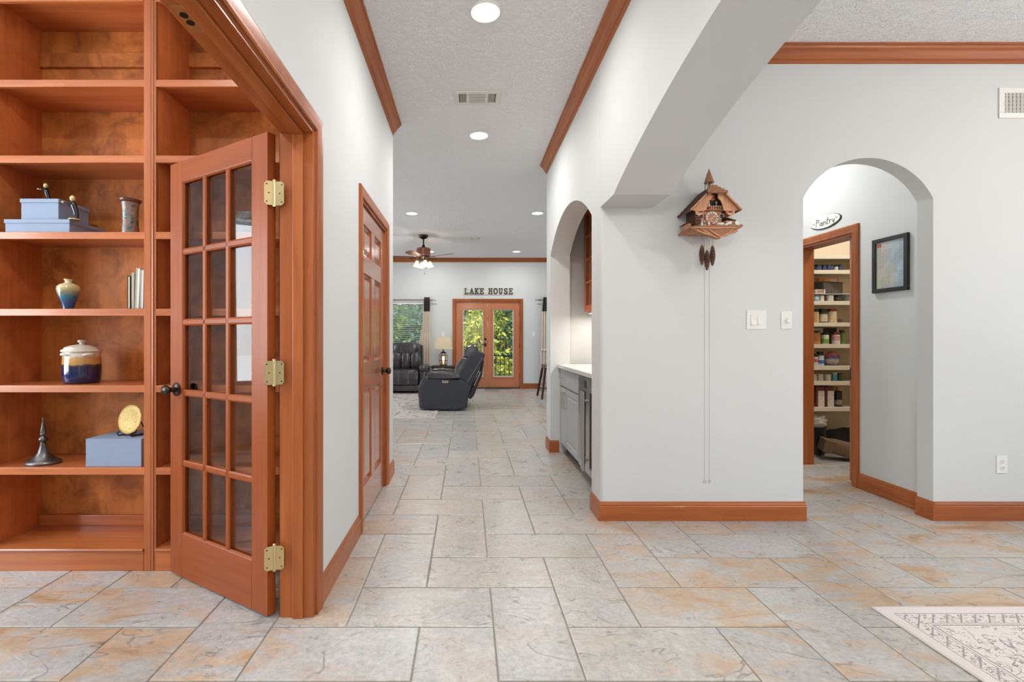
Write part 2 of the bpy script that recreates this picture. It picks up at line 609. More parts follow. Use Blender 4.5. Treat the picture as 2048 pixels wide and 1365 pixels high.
# left wall: French door opening (library) and the six-panel door opening
FD0, FD1, FDT = .50, 2.03, 2.065
PD0, PD1, PDT = 2.915, 3.805, 2.045
mb = MB()
mb.box(XLB, XL, FD1, PD0, 0, CEIL)
mb.box(XLB, XL, PD0, PD1, PDT, CEIL)
mb.box(XLB, XL, PD1, 4.165, 0, CEIL)
mb.box(XLB, XL, FD0, FD1, FDT, CEIL)
mb.box(XLB, XL, -3.4, FD0, 0, CEIL)
struct(mb, 'wall_left', M['wall'], 'pale grey hall wall left with French and six-panel door openings', 'wall')
struct(B(-4.6, XLB, 4.025, 4.165, 0, CEIL), 'wall_living_near', M['wall'], 'living room wall returning left at the hall corner', 'wall')
struct(B(-4.6, XLB, 2.735, 2.80, 0, CEIL), 'wall_library_back', M['wall'], 'library wall hidden behind the built-in bookcase', 'wall')
# right wall with the arched bar niche
mb = arch_slab(MB(), 'y', YFB, 5.15, 3.29, 4.92, 2.03, .285, XR, XRB, CEIL)
struct(mb, 'wall_right', M['wall'], 'pale grey hall wall right with the arched bar niche', 'wall', smooth=35)
mb = MB().box(1.60, 1.70, YFB, 5.15, 0, CEIL).box(XRB, 1.60, 5.05, 5.15, 0, CEIL).box(XRB, 1.60, 3.19, 3.20, 0, CEIL).box(XRB, 1.60, 3.20, 5.05, 2.62, 2.68)
struct(mb, 'wall_niche', M['wall'], 'white back and side walls inside the bar niche', 'wall')
# facing wall with the arched pantry passage, rounded corner to the hall
mb = arch_slab(MB(), 'x', XR, 6.1, 2.173, 3.015, 2.085, .262, YF, YFB, CEIL)
wf = struct(mb, 'wall_front', M['wall'], 'pale grey facing wall holding the clock and the arched pantry passage', 'wall', smooth=35)
bm = bmesh.new()
bm.from_mesh(wf.data)
ed = [e for e in bm.edges if all(abs(v.co.x - XR) < 1e-4 and abs(v.co.y - YF) < 1e-4 for v in e.verts)]
bmesh.ops.bevel(bm, geom=ed, offset=.022, segments=5, profile=.5, affect='EDGES')
bm.to_mesh(wf.data)
bm.free()
# beam with the wide segmental arch between hall and dining room
zc, hc, rr = .95, 2.37, 5.0
prof = [(YF - .0005, 2.027), (2.80, 2.025)]
for i in range(1, 40):
    y = 2.80 - (3.70) * i / 40
    prof.append((y, hc - (y - zc) ** 2 / (2 * rr)))
prof += [(-.90, 2.025), (-3.4, 2.027), (-3.4, CEIL), (YF - .0005, CEIL)]
mb = MB()
vs_ = [(x, p, z) for x in (XR, 1.2) for p, z in prof]
n = len(prof)
fs = [(i, (i + 1) % n, n + (i + 1) % n, n + i) for i in range(n)]
cnt = n - 2
tops = [(x, p, CEIL) for x in (XR, 1.2) for p, z in prof[:cnt]]
fs_side = []
for s_, q in ((0, 2 * n), (n, 2 * n + cnt)):
    for i in range(cnt - 1):
        fs_side.append((s_ + i, s_ + i + 1, q + i + 1, q + i))
mb.add(vs_ + tops, [f for i, f in enumerate(fs) if i < n - 3] + fs_side)
bo = struct(mb, 'wall_arch', M['wall'], 'deep wall beam with a wide shallow arch above the dining opening', 'wall', smooth=20)
# pier that carries the beam behind the camera
struct(B(XR, 1.2, -3.4, -1.0, 0, 2.03), 'wall_pier', M['wall'], 'wall pier carrying the arch beam behind the camera', 'wall')
# pantry side wall with the pocket door opening
QD0, QD1, QDT = 3.80, 4.45, 2.02
mb = MB().box(XA, 3.23, YFB, QD0, 0, CEIL).box(XA, 3.23, QD0, QD1, QDT, CEIL).box(XA, 3.23, QD1, 5.2, 0, CEIL)
struct(mb, 'wall_passage_right', M['wall'], 'passage wall with the pantry door and framed print', 'wall')
struct(MB().box(2.0, 2.1, YFB, 5.1, 0, CEIL).box(2.1, XA, 5.0, 5.1, 0, CEIL), 'wall_passage_left', M['wall'], 'left and end wall of the pantry passage', 'wall')
mb = MB().box(3.23, 4.9, 5.06, 5.16, 0, CEIL).box(4.8, 4.9, YFB, 5.06, 0, CEIL).box(3.23, 4.8, YFB, 3.25, 0, CEIL)
struct(mb, 'wall_pantry', M['pantrywall'], 'warm cream walls inside the pantry', 'wall')
# far wall with terrace doors and two windows
def wall_holes(mb, along, a0, a1, d0, d1, holes, top=CEIL):
    P = (lambda x0, x1, z0, z1: mb.box(x0, x1, d0, d1, z0, z1)) if along == 'x' else (lambda x0, x1, z0, z1: mb.box(d0, d1, x0, x1, z0, z1))
    cur = a0
    for h0, h1, z0, z1 in sorted(holes):
        P(cur, h0, 0, top)
        if z0 > 0:
            P(h0, h1, 0, z0)
        P(h0, h1, z1, top)
        cur = h1
    P(cur, a1, 0, top)
    return mb
TD0, TD1, TDT = -.285, 1.245, 2.04
mb = wall_holes(MB(), 'x', -4.6, 6.0, YFAR, YFAR + .15, [(TD0, TD1, 0, TDT), (-2.85, -1.0, .72, 2.03), (1.80, 3.6, .72, 2.03)])
struct(mb, 'wall_far', M['wall'], 'far living room wall with terrace doors, window and sign', 'wall')
# walls out of the picture, with the window openings that let the daylight in
struct(wall_holes(MB(), 'x', -4.6, 6.2, -3.5, -3.4, [(-.6, 2.6, .55, 2.55)]), 'wall_back', M['wall'], 'entrance wall behind the camera with a wide window', 'wall')
struct(wall_holes(MB(), 'y', -3.4, YF, 6.1, 6.2, [(-.8, 2.0, .65, 2.55)]), 'wall_dining', M['wall'], 'dining room side wall with a window', 'wall')
struct(wall_holes(MB(), 'y', -3.4, 11.3, -4.6, -4.5, [(-.2, 2.0, .7, 2.5), (5.9, 9.3, .65, 2.55)]), 'wall_outer_left', M['wall'], 'outer left wall of library and living room', 'wall')
struct(wall_holes(MB(), 'y', 5.15, 11.3, 6.0, 6.1, [(6.5, 9.9, .65, 2.55)]), 'wall_kitchen', M['wall'], 'kitchen side wall right of the living room', 'wall')
struct(B(1.70, 6.0, 5.16, 5.26, 0, CEIL), 'wall_kitchen_near', M['wall'], 'kitchen wall behind the bar niche and pantry', 'wall')

# ---- crown moulding
CR = [(0, .095), (.008, .095), (.010, .078), (.020, .072), (.032, .055), (.044, .036), (.058, .024), (.063, .014), (.074, .012), (.074, 0), (0, 0)]
DN = (0, 0, -1)
def crown(n, p0, p1, u, ax, label):
    return struct(MB().strip(CR, p0, p1, u, DN), 'trim_%d' % n, M['case' + ax], label, 'crown moulding')
crown(1, (XL, -3.4, CEIL), (XL, 4.165, CEIL), (1, 0, 0), 'Y', 'stained wood crown moulding along the left hall wall')
crown(2, (XR, -3.4, CEIL), (XR, 5.15, CEIL), (-1, 0, 0), 'Y', 'stained wood crown moulding along the right hall wall')
crown(3, (1.2, YF, CEIL), (6.1, YF, CEIL), (0, -1, 0), 'X', 'stained wood crown moulding above the facing wall with the clock')
crown(4, (-4.5, YFAR, CEIL), (6.0, YFAR, CEIL), (0, -1, 0), 'X', 'stained wood crown moulding on the far living room wall')
crown(5, (1.2, -3.4, CEIL), (1.2, YF, CEIL), (1, 0, 0), 'Y', 'stained wood crown moulding on the dining side of the arch beam')
# ---- baseboards
BB = [(0, 0), (.014, 0), (.014, .092), (.011, .096), (.0115, .106), (.008, .112), (.005, .122), (0, .122)]
UPV = (0, 0, 1)
def base(name, segs, ax, label):
    mb = MB()
    for p0, p1, u in segs:
        mb.strip(BB, p0, p1, u, UPV)
    return struct(mb, name, M['case' + ax], label, 'baseboard')
base('baseboard_left', [((XL, 2.096, 0), (XL, 2.852, 0), (1, 0, 0))], 'Y', 'stained baseboard between the French doors and six-panel door')
base('baseboard_left_far', [((XL, 3.868, 0), (XL, 4.165, 0), (1, 0, 0))], 'Y', 'short stained baseboard past the six-panel door')
base('baseboard_right_near', [((XR, YF - .014, 0), (XR, 3.29, 0), (-1, 0, 0))], 'Y', 'short stained baseboard at the near niche pier')
base('baseboard_right_far', [((XR, 4.906, 0), (XR, 5.15, 0), (-1, 0, 0)), ((XR, 4.92, 0), (.948, 4.92, 0), (0, -1, 0))], 'Y', 'stained baseboard wrapping the far niche pier')
base('baseboard_front', [((XR, YF, 0), (2.187, YF, 0), (0, -1, 0))], 'X', 'stained baseboard under the cuckoo clock wall')
base('baseboard_front_right', [((3.015, YF, 0), (6.1, YF, 0), (0, -1, 0)), ((3.015, YF - .014, 0), (3.015, YFB + .002, 0), (-1, 0, 0))], 'X', 'stained baseboard right of the pantry arch')
base('baseboard_passage', [((XA, YFB, 0), (XA, 3.738, 0), (-1, 0, 0))], 'Y', 'stained baseboard under the framed print in the passage')
base('baseboard_far', [((1.31, YFAR, 0), (6.0, YFAR, 0), (0, -1, 0)), ((-4.5, YFAR, 0), (-.35, YFAR, 0), (0, -1, 0))], 'X', 'stained baseboard on the far living room wall')

# ---- door frames
CP = [(0, 0), (0, .010), (.006, .014), (.012, .012), (.020, .013), (.040, .019), (.052, .020), (.058, .016), (.064, .014), (.064, 0)]
fr = thing('trim_6', 'cherry jamb and casing framing the French door opening', 'door frame', kind='structure')
MB().casing(CP, FD0, FD1, FDT, lambda a, z, t: (XL + t, a, z)).build('casing', M['caseZ'], fr, smooth=25)
MB().casing(CP, FD0, FD1, FDT, lambda a, z, t: (XLB - t, a, z)).build('casing', M['caseZ'], fr, smooth=25)
for y0, y1 in ((FD1 - .02, FD1), (FD0, FD0 + .02)):
    B(XLB, XL, y0, y1, 0, FDT).build('jamb', M['caseZ'], fr, bevel=.002)
B(XLB, XL, FD0 + .02, FD1 - .02, FDT - .018, FDT).build('head_jamb', M['caseY'], fr, bevel=.002)
for y0, y1 in ((FD1 - .032, FD1 - .02), (FD0 + .02, FD0 + .032)):
    B(-.735, -.69, y0, y1, 0, FDT - .018).build('door_stop', M['caseZ'], fr, bevel=.003)
B(-.735, -.69, FD0 + .032, FD1 - .032, FDT - .030, FDT - .018).build('head_stop', M['caseY'], fr, bevel=.003)
sp = B(-.775, -.742, 1.235, 1.345, FDT - .0195, FDT - .0178).build('strike_plate', M['brass'], fr)
tag(sp, 'brass strike plate with two holes in the head jamb')
for yy in (1.275, 1.305):
    MB().lathe([(.011, 0), (.011, .002), (.007, .002)], 14, (-.759, yy, FDT - .0213)).build('bolt_hole', M['bronze'], sp)

fr = thing('trim_7', 'stained casing framing the closed six-panel door', 'door frame', kind='structure')
MB().casing(CP, PD0, PD1, PDT, lambda a, z, t: (XL + t, a, z)).build('casing', M['caseZ'], fr, smooth=25)
for y0, y1 in ((PD0, PD0 + .016), (PD1 - .016, PD1)):
    B(XLB, XL, y0, y1, 0, PDT).build('jamb', M['caseZ'], fr)
B(XLB, XL, PD0 + .016, PD1 - .016, PDT - .016, PDT).build('head_jamb', M['caseY'], fr)

fr = thing('trim_8', 'stained casing framing the pantry pocket door', 'door frame', kind='structure')
MB().casing(CP, QD0, QD1, QDT, lambda a, z, t: (XA - t, a, z)).build('casing', M['caseZ'], fr, smooth=25)
B(XA, 3.23, QD1 - .016, QD1, 0, QDT).build('jamb', M['caseZ'], fr)
for x0, x1 in ((XA, 3.125), (3.185, 3.23)):
    B(x0, x1, QD0, QD0 + .016, 0, QDT).build('split_jamb', M['caseZ'], fr)
B(XA, 3.23, QD0 + .016, QD1 - .016, QDT - .016, QDT).build('head_jamb', M['caseY'], fr)

fr = thing('trim_9', 'stained casing framing the far terrace double doors', 'door frame', kind='structure')
MB().casing([(0, 0), (0, .012), (.03, .018), (.055, .018), (.06, .012), (.06, 0)], TD0, TD1, TDT, lambda a, z, t: (a, YFAR - t, z)).build('casing', M['caseZ'], fr)
for x0, x1 in ((TD0, TD0 + .018), (TD1 - .018, TD1)):
    B(x0, x1, YFAR, YFAR + .15, 0, TDT).build('jamb', M['caseZ'], fr)
B(TD0 + .018, TD1 - .018, YFAR, YFAR + .15, TDT - .018, TDT).build('head_jamb', M['caseX'], fr)
B(TD0 + .018, TD1 - .018, YFAR - .01, YFAR + .15, 0, .022).build('threshold', M['slot'], fr)

# ---- hinges and knobs
def hinge(parent, x, y, z, d1, d2, s=1.0):
    """d1,d2: unit directions of the two leaves from the pin"""
    h = MB()
    h.lathe([(.0065, -.052), (.0065, .052)], 10, (x, y, z))
    h.lathe([(.0075, .052), (.0075, .056), (.004, .059)], 10, (x, y, z))
    h.lathe([(.0075, -.056), (.0075, -.052)], 10, (x, y, z))
    o = h.build('hinge', M['brass'], parent, smooth=40)
    for d in (d1, d2):
        t = Vector((-d[1], d[0], 0)) * .0014
        dv = Vector((d[0], d[1], 0))
        pts = []
        for a, b in ((.005, -.05), (.030, -.05), (.040, -.040), (.040, .040), (.030, .05), (.005, .05)):
            pts.append((a, b))
        lf = MB()
        n_ = len(pts)
        vs2 = [tuple(Vector((x, y, z)) + dv * a + Vector((0, 0, b)) + t * k) for k in (-1, 1) for a, b in pts]
        lf.add(vs2, [tuple(range(n_)), tuple(range(2 * n_ - 1, n_ - 1, -1))] + [(i, (i + 1) % n_, n_ + (i + 1) % n_, n_ + i) for i in range(n_)])
        q = lf.build('leaf', M['brass'], o)
        sc = MB()
        for a, b in ((.030, -.036), (.022, 0), (.030, .036)):
            c = Vector((x, y, z)) + dv * a + Vector((0, 0, b))
            sc.ell(tuple(c), (.0035, .0035, .0035), 8, 6)
        sc.build('screw', M['bronze'], o)
    return o

# ---- door_1: French door leaf standing open towards the bookcase
TH = math.atan2(.514, -.858)
d = thing('door_1', 'open cherry French door with fifteen glass panes and brass hinges', 'door', (-.836, 1.992, 0), TH, kind='structure')
LW, LZ0, LZ1, LT = .757, .012, 2.046, .040
GZ0, GZ1 = .222, 1.948
ST = .106
B(0, ST, -LT, 0, LZ0, LZ1).build('stile', M['doorZ'], d, bevel=.002)
B(LW - ST, LW, -LT, 0, LZ0, LZ1).build('stile', M['doorZ'], d, bevel=.002)
B(ST, LW - ST, -LT, 0, GZ1, LZ1).build('top_rail', M['doorX'], d, bevel=.0015)
B(ST, LW - ST, -LT, 0, LZ0, GZ0).build('bottom_rail', M['doorX'], d, bevel=.0015)
cw = (LW - 2 * ST) / 3
ch = (GZ1 - GZ0) / 5
MU = [(-.016, -.033), (-.016, -.030), (-.009, -.024), (-.009, -.016), (-.016, -.010), (-.016, -.007), (-.009, -.003), (.009, -.003), (.016, -.007), (.016, -.010), (.009, -.016), (.009, -.024), (.016, -.030), (.016, -.033), (.009, -.037), (-.009, -.037)]
for i in (1, 2):
    MB().strip(MU, (ST + cw * i, 0, GZ0), (ST + cw * i, 0, GZ1), (1, 0, 0), (0, 1, 0)).build('upright_muntin', M['doorZ'], d)
for j in range(1, 5):
    MB().strip(MU, (ST, 0, GZ0 + ch * j), (LW - ST, 0, GZ0 + ch * j), (0, 0, 1), (0, 1, 0)).build('cross_muntin', M['doorX'], d)
ML = [(0, -.001), (0, -.012), (.010, -.012), (.010, -.009), (.004, -.003)]
mb = MB()
for s_ in (0, 1):
    oy = (lambda b: b) if s_ == 0 else (lambda b: -LT - b)
    pr = [(a, oy(b)) for a, b in ML]
    mb.strip(pr, (ST, 0, GZ0), (ST, 0, GZ1), (1, 0, 0), (0, 1, 0))
    mb.strip(pr, (LW - ST, 0, GZ0), (LW - ST, 0, GZ1), (-1, 0, 0), (0, 1, 0))
    mb.strip(pr, (ST, 0, GZ0), (LW - ST, 0, GZ0), (0, 0, 1), (0, 1, 0))
    mb.strip(pr, (ST, 0, GZ1), (LW - ST, 0, GZ1), (0, 0, -1), (0, 1, 0))
mb.build('glazing_bead', M['doorZ'], d)
for i in range(3):
    for j in range(5):
        B(ST + cw * i + .002, ST + cw * (i + 1) - .002, -.022, -.018, GZ0 + ch * j + .002, GZ0 + ch * (j + 1) - .002).build('glass_pane', M['glass'], d)
def knob(parent, c, dirv, mat=None):
    """round door knob on a rosette; dirv = axis letter and sign"""
    ax, sg = dirv
    pr = [(.0, 0), (.032, 0), (.033, .004), (.028, .008), (.012, .012), (.010, .03), (.016, .036), (.026, .045), (.028, .055), (.022, .066), (0, .07)]
    return MB().lathe([(r_, h * sg) for r_, h in pr], 20, c, ax).build('knob', mat or M['bronze'], parent, smooth=50)
# oval lever-knobs
for sg, yy in ((1, 0.0), (-1, -LT)):
    k = MB().lathe([(0, 0), (.033, 0), (.034, .004 * sg), (.030, .008 * sg), (.013, .012 * sg), (.010, .032 * sg), (0, .034 * sg)], 20, (LW - .06, yy, .927), 'y').build('knob_rose', M['bronze'], d, smooth=50)
    MB().ell((LW - .052, yy + .048 * sg, .927), (.034, .017, .024), 18, 10).build('knob', M['bronze'], k, smooth=60)
ct, stn = math.cos(-TH), math.sin(-TH)
HINGE_Z = (.262, 1.035, 1.785)
# pins stand between leaf edge and jamb
for z in HINGE_Z:
    # world directions turned into the leaf's frame: one leaf along the leaf edge, one on the jamb face
    def toloc(v):
        return (v[0] * ct - v[1] * stn, v[0] * stn + v[1] * ct)
    e1 = toloc((-.86, -.51))
    e2 = toloc((1.0, 0.0))
    pin = toloc((-.806 + .836, 1.990 - 1.992))
    hinge(d, pin[0], pin[1], z, (e1[0], e1[1]), (e2[0], e2[1]))
# the matching leaf lies in the other half of the opening, folded back into the library

# ---- door_2: six-panel door
d = thing('door_2', 'closed glossy six-panel wooden door in the left hall wall', 'door', (-.664, PD0 + .019, 0), 0, kind='structure')
DW = PD1 - PD0 - .038
zs = [(.012, .225), (.838, 1.02), (1.60, 1.722), (1.915, 2.026)]
ys = [(0, .118), (DW / 2 - .055, DW / 2 + .055), (DW - .118, DW)]
for i, (a, b) in enumerate(ys):
    if i == 1:
        continue
    B(-.036, 0, a, b, .012, 2.026).build('stile', M['pdoorZ'], d, bevel=.002)
for a, b in zs:
    B(-.036, 0, ys[0][1], ys[2][0], a, b).build('rail', M['pdoorY'], d, bevel=.002)
for k in range(3):
    B(-.036, 0, ys[1][0], ys[1][1], zs[k][1], zs[k + 1][0]).build('mullion', M['pdoorZ'], d, bevel=.002)
    for a, b in ((ys[0][1], ys[1][0]), (ys[1][1], ys[2][0])):
        z0, z1 = zs[k][1], zs[k + 1][0]
        mb = MB()
        q = [(0, -.014), (.012, -.020), (.016, -.020), (.044, -.006), (.044, -.006)]
        ringv = []
        for ins, xx in q[:4]:
            ringv += [(xx, a + ins, z0 + ins), (xx, b - ins, z0 + ins), (xx, b - ins, z1 - ins), (xx, a + ins, z1 - ins)]
        fs = []
        for r_ in range(3):
            for i in range(4):
                j = (i + 1) % 4
                fs.append((r_ * 4 + i, r_ * 4 + j, (r_ + 1) * 4 + j, (r_ + 1) * 4 + i))
        fs.append((12, 13, 14, 15))
        mb.add(ringv, fs)
        mb.box(-.034, -.022, a, b, z0, z1)
        mb.build('panel', M['pdoorZ'], d)
knob(d, (0, DW - .07, .925), ('x', 1))
for z in (.26, 1.02, 1.78):
    MB().lathe([(.007, -.05), (.007, .05), (.004, .056)], 10, (.008, -.004, z)).box(.0, .003, -.002, .010, z - .05, z + .05).build('hinge', M['brass'], d, smooth=40)

# ---- door_3: pantry pocket door
d = thing('door_3', 'wooden pocket door mostly slid into the pantry wall', 'door', (3.137, QD0, 0), 0, kind='structure')
B(0, .036, -.50, .105, .012, 2.0).build('slab', M['pdoorZ'], d, bevel=.002)
pl = B(-.0015, .0015, .055, .10, .845, .935).build('latch_plate', M['bronze'], d, bevel=.001)
B(-.002, .001, .068, .088, .86, .92).build('finger_pull', M['chrome'], pl, bevel=.001)

# ---- door_4 / door_5: terrace doors
DL = (TD1 - TD0 - .036 - .008) / 2
for q, x0 in enumerate((TD0 + .019, TD0 + .019 + DL + .006)):
    lab = ('left leaf of the far terrace doors with the dark lever lock', 'right leaf of the far terrace doors beside the baseboard')[q]
    d = thing('door_%d' % (4 + q), lab, 'door', (x0, YFAR + .03, 0), kind='structure')
    gx0, gx1 = (.165, .665) if q == 0 else (.085, .565)
    gx0, gx1 = ((.148, .652) if q == 0 else (.112, .612))
    gz0, gz1 = .262, 1.862
    B(0, gx0, 0, .044, .024, 2.018).build('stile', M['farZ'], d, bevel=.002)
    B(gx1, DL, 0, .044, .024, 2.018).build('stile', M['farZ'], d, bevel=.002)
    B(gx0, gx1, 0, .044, gz1, 2.018).build('top_rail', M['farX'], d, bevel=.002)
    B(gx0, gx1, 0, .044, .024, gz0).build('bottom_rail', M['farX'], d, bevel=.002)
    mb = MB()
    e = .028
    for a, b, c, dd in ((gx0 - e, gx0 + .012, gz0 - e, gz1 + e), (gx1 - .012, gx1 + e, gz0 - e, gz1 + e), (gx0 + .012, gx1 - .012, gz0 - e, gz0 + .012), (gx0 + .012, gx1 - .012, gz1 - .012, gz1 + e)):
        mb.box(a, b, -.012, -.0005, c, dd)
    mb.build('lite_frame', M['farZ'], d, bevel=.004)
    mb = MB()
    for a, b, c, dd in ((gx0 + .012, gx0 + .03, gz0 + .012, gz1 - .012), (gx1 - .03, gx1 - .012, gz0 + .012, gz1 - .012), (gx0 + .03, gx1 - .03, gz0 + .012, gz0 + .03), (gx0 + .03, gx1 - .03, gz1 - .03, gz1 - .012)):
        mb.box(a, b, .008, .036, c, dd)
    mb.build('glazing_bead', M['whitep'], d)
    B(gx0 + .03, gx1 - .03, .018, .024, gz0 + .03, gz1 - .03).build('glass_pane', M['glass'], d)
    if q == 0:
        MB().lathe([(0, 0), (.03, 0), (.03, -.012), (.012, -.02), (0, -.02)], 18, (DL - .055, 0, 1.155), 'y').build('deadbolt', M['bronze'], d, smooth=50)
        k = B(DL - .085, DL - .03, -.012, 0, .985, 1.065).build('lock_plate', M['bronze'], d, bevel=.004)
        MB().tube([(DL - .057, -.012, 1.035), (DL - .057, -.045, 1.035), (DL - .14, -.05, 1.03)], .009, 8).build('lever', M['bronze'], k, smooth=50)
    else:
        for z in (.28, 1.0, 1.76):
            MB().lathe([(.008, -.055), (.008, .055)], 8, (DL + .001, -.008, z)).build('hinge', M['bronze'], d, smooth=40)

# ---- windows in the far wall
for i, (a, b) in enumerate(((-2.85, -1.0), (1.80, 3.6))):
    d = thing('window_%d' % (i + 1), ('far living room window behind the blinds', 'far window right of the terrace doors behind the bar wall')[i], 'window', (0, YFAR, 0), kind='structure')
    mb = MB()
    for x0, x1, z0, z1 in ((a, a + .05, .72, 2.03), (b - .05, b, .72, 2.03), (a + .05, b - .05, .72, .77), (a + .05, b - .05, 1.98, 2.03)):
        mb.box(x0, x1, .07, .13, z0, z1)
    mb.build('window_frame', M['whitep'], d, bevel=.003)
    B((a + b) / 2 - .02, (a + b) / 2 + .02, .08, .12, .77, 1.98).build('mullion', M['whitep'], d)
    for x0, x1 in ((a + .05, (a + b) / 2 - .02), ((a + b) / 2 + .02, b - .05)):
        B(x0, x1, .098, .104, .77, 1.98).build('glass_pane', M['glass'], d)
    B(a - .04, b + .04, -.04, .07, .695, .72).build('window_sill', M['whitep'], d, bevel=.004)
# ================================================================== BOOKCASE AND ITS OBJECTS
BY0, BY1 = 2.41, 2.732
bc = thing('bookcase', 'tall built-in cherry bookcase with two open bays', 'bookcase', (0, BY0, 0))
D = BY1 - BY0
BX = [(-2.43, -1.637), (-1.58, -.812)]
shelfz = [.116, .522, .940, 1.329, 1.719, 2.107, 2.492]
# carcass
B(-2.452, -2.43, .02, D, 0, 2.93).build('side_panel', M['bookside'], bc)
B(-1.637, -1.58, .02, D, 0, 2.93).build('divider', M['bookside'], bc)
B(-.812, -.79, .02, D, 0, 2.93).build('side_panel', M['bookside'], bc)
for a, b in BX:
    B(a, b, D - .012, D, 0, 2.93).build('back_panel', M['bookback'], bc)
# face frame
B(-2.50, -2.43, 0, .02, 0, 2.93).build('stile', M['bookZ'], bc, bevel=.002)
MB().prism([(-1.640, .02), (-1.640, .004), (-1.636, 0), (-1.605, 0), (-1.6, .003), (-1.597, 0), (-1.592, -.001), (-1.588, .004), (-1.578, .004), (-1.578, .02)], 'z', 0, 2.93).build('stile', M['bookZ'], bc)
B(-.83, -.79, 0, .02, 0, 2.93).build('stile', M['bookZ'], bc, bevel=.002)
for a, b in ((-2.43, -1.64), (-1.578, -.83)):
    B(a, b, .001, .02, 0, .112).build('toe_rail', M['bookX'], bc, bevel=.002)
    MB().prism([(.02, .100), (-.006, .100), (-.008, .106), (-.004, .113), (.02, .116)], 'x', a, b).build('toe_moulding', M['bookX'], bc)
    B(a, b, 0, .02, 2.886, 2.96).build('top_rail', M['bookX'], bc, bevel=.002)
B(-2.50, -.79, 0, D, 2.93, 2.95).build('top_panel', M['bookX'], bc)
for a, b in BX:
    for i, z in enumerate(shelfz):
        y0 = .02 if i == 0 else .004
        th = .018 if i == 0 else .036
        B(a, b, y0 + (0 if i == 0 else .02), D - .012, z - .02, z).build('shelf_board', M['bookX'], bc)
        if i:
            B(a, b, .004, .024, z - th, z).build('shelf_edge', M['bookX'], bc, bevel=.002)
    B(a, b, D - .032, D - .012, .116, .175).build('cleat', M['bookX'], bc, bevel=.002)
    B(a, b, D - .032, D - .012, .875, .918).build('cleat', M['bookX'], bc, bevel=.002)
    B(a, b, D - .032, D - .012, 2.72, 2.80).build('cleat', M['bookback'], bc, bevel=.002)

M['bluebox'] = plain('blue_grey_linen_box', (138, 151, 174), .75, var=.03, bump=.15)
def lidded(name, label, x0, x1, y0, y1, z0, h, lip=.028):
    t = thing(name, label, 'box', ((x0 + x1) / 2, (y0 + y1) / 2, z0), group='blue boxes on the bookcase')
    a, b = (x1 - x0) / 2, (y1 - y0) / 2
    B(-a + .004, a - .004, -b + .004, b - .004, 0, h - .002).build('box_body', M['bluebox'], t, bevel=.002)
    B(-a, a, -b, b, h - lip, h).build('lid', M['bluebox'], t, bevel=.002)
    return t
z3 = 1.719
lidded('gift_box', 'wide flat blue lidded box under a smaller box on the bookcase', -2.357, -2.022, 2.42, 2.67, z3, .066, .020)
lidded('gift_box', 'smaller blue lidded box stacked on the wide flat box', -2.287, -2.088, 2.432, 2.635, z3 + .0665, .108, .020)
# low blue block with the gold plate
t = thing('storage_box', 'plain blue-grey box under the gold plate', 'box', (-1.806, 2.545, .522), group='blue boxes on the bookcase')
B(-.142, .142, -.115, .115, 0, .142).build('box_body', M['bluebox'], t, bevel=.0025)
B(-.1425, .1425, -.1155, .1155, .137, .1425).build('lid_edge', M['bluebox'], t, bevel=.001)

# gold plate on a small stand
k = NT('gold_mosaic')
co = k.coord()
vor = k.n('TexVoronoi', feature='DISTANCE_TO_EDGE')
vor.inputs['Scale'].default_value = 130
k.l(co, vor.inputs['Vector'])
k.set(k.ramp(vor.outputs['Distance'], [(0, lin((92, 72, 30))), (.10, lin((172, 140, 66)))]), .45, .35)
k.bump(vor.outputs['Distance'], .3, .001)
M['gold'] = k.m
t = thing('decor_plate', 'round gold mosaic plate leaning on a black stand', 'plate', (-1.775, 2.52, .6658))
mb = MB().lathe([(0, .004), (.02, .003), (.04, .004), (.062, .0075), (.074, .010), (.078, .013), (.074, .015), (.05, .010), (0, .009)], 40)
rot = Matrix.Translation((.0, .0, .084)) @ Matrix.Rotation(R(-16), 4, 'Z') @ Matrix.Rotation(R(78), 4, 'X')
mb.xf(rot)
mb.build('plate', M['gold'], t, smooth=40)
t2 = thing('plate_stand', 'small black wire stand holding the gold plate', 'stand', (-1.775, 2.52, .6652), R(-16))
for sx in (-1, 1):
    MB().tube([(sx * .045, -.035, .022), (sx * .045, -.045, .016), (sx * .045, -.038, .004), (sx * .045, -.01, .004), (sx * .04, .02, .004), (sx * .03, .045, .004), (sx * .028, .048, .03), (sx * .02, .032, .07)], .0035, 6).build('wire_leg', M['black'], t2, smooth=60)
MB().tube([(-.045, .0, .004), (.045, .0, .004)], .003, 6).build('cross_wire', M['black'], t2)

# pewter spire stand
k = NT('aged_pewter')
k.set(k.ramp(k.noise(k.coord(), 14, 5), [(.3, lin((72, 66, 64))), (.7, lin((128, 122, 120)))]), .33, .85)
M['pewter'] = k.m
t = thing('spire_ornament', 'dark pewter spire ornament with a flared oval foot', 'ornament', (-2.227, 2.50, .522))
t.scale = (.92, .92, 1)
MB().lathe([(0, 0), (.088, 0), (.092, .006), (.090, .012), (.075, .020), (.05, .036), (.03, .058), (.020, .085), (.016, .105), (0, .107)], 32, sx=1.0, sy=.8).build('foot', M['pewter'], t, smooth=60)
MB().lathe([(.0, .105), (.014, .106), (.012, .112), (.021, .120), (.022, .130), (.014, .140), (.010, .144), (.015, .152), (.015, .158), (.008, .164)], 24).build('knop', M['pewter'], t, smooth=60)
MB().lathe([(0, .158), (.013, .160), (.014, .168), (.010, .190), (.006, .212), (.004, .228), (.006, .233), (.005, .238), (0, .240)], 20).build('spire', M['pewter'], t, smooth=60)

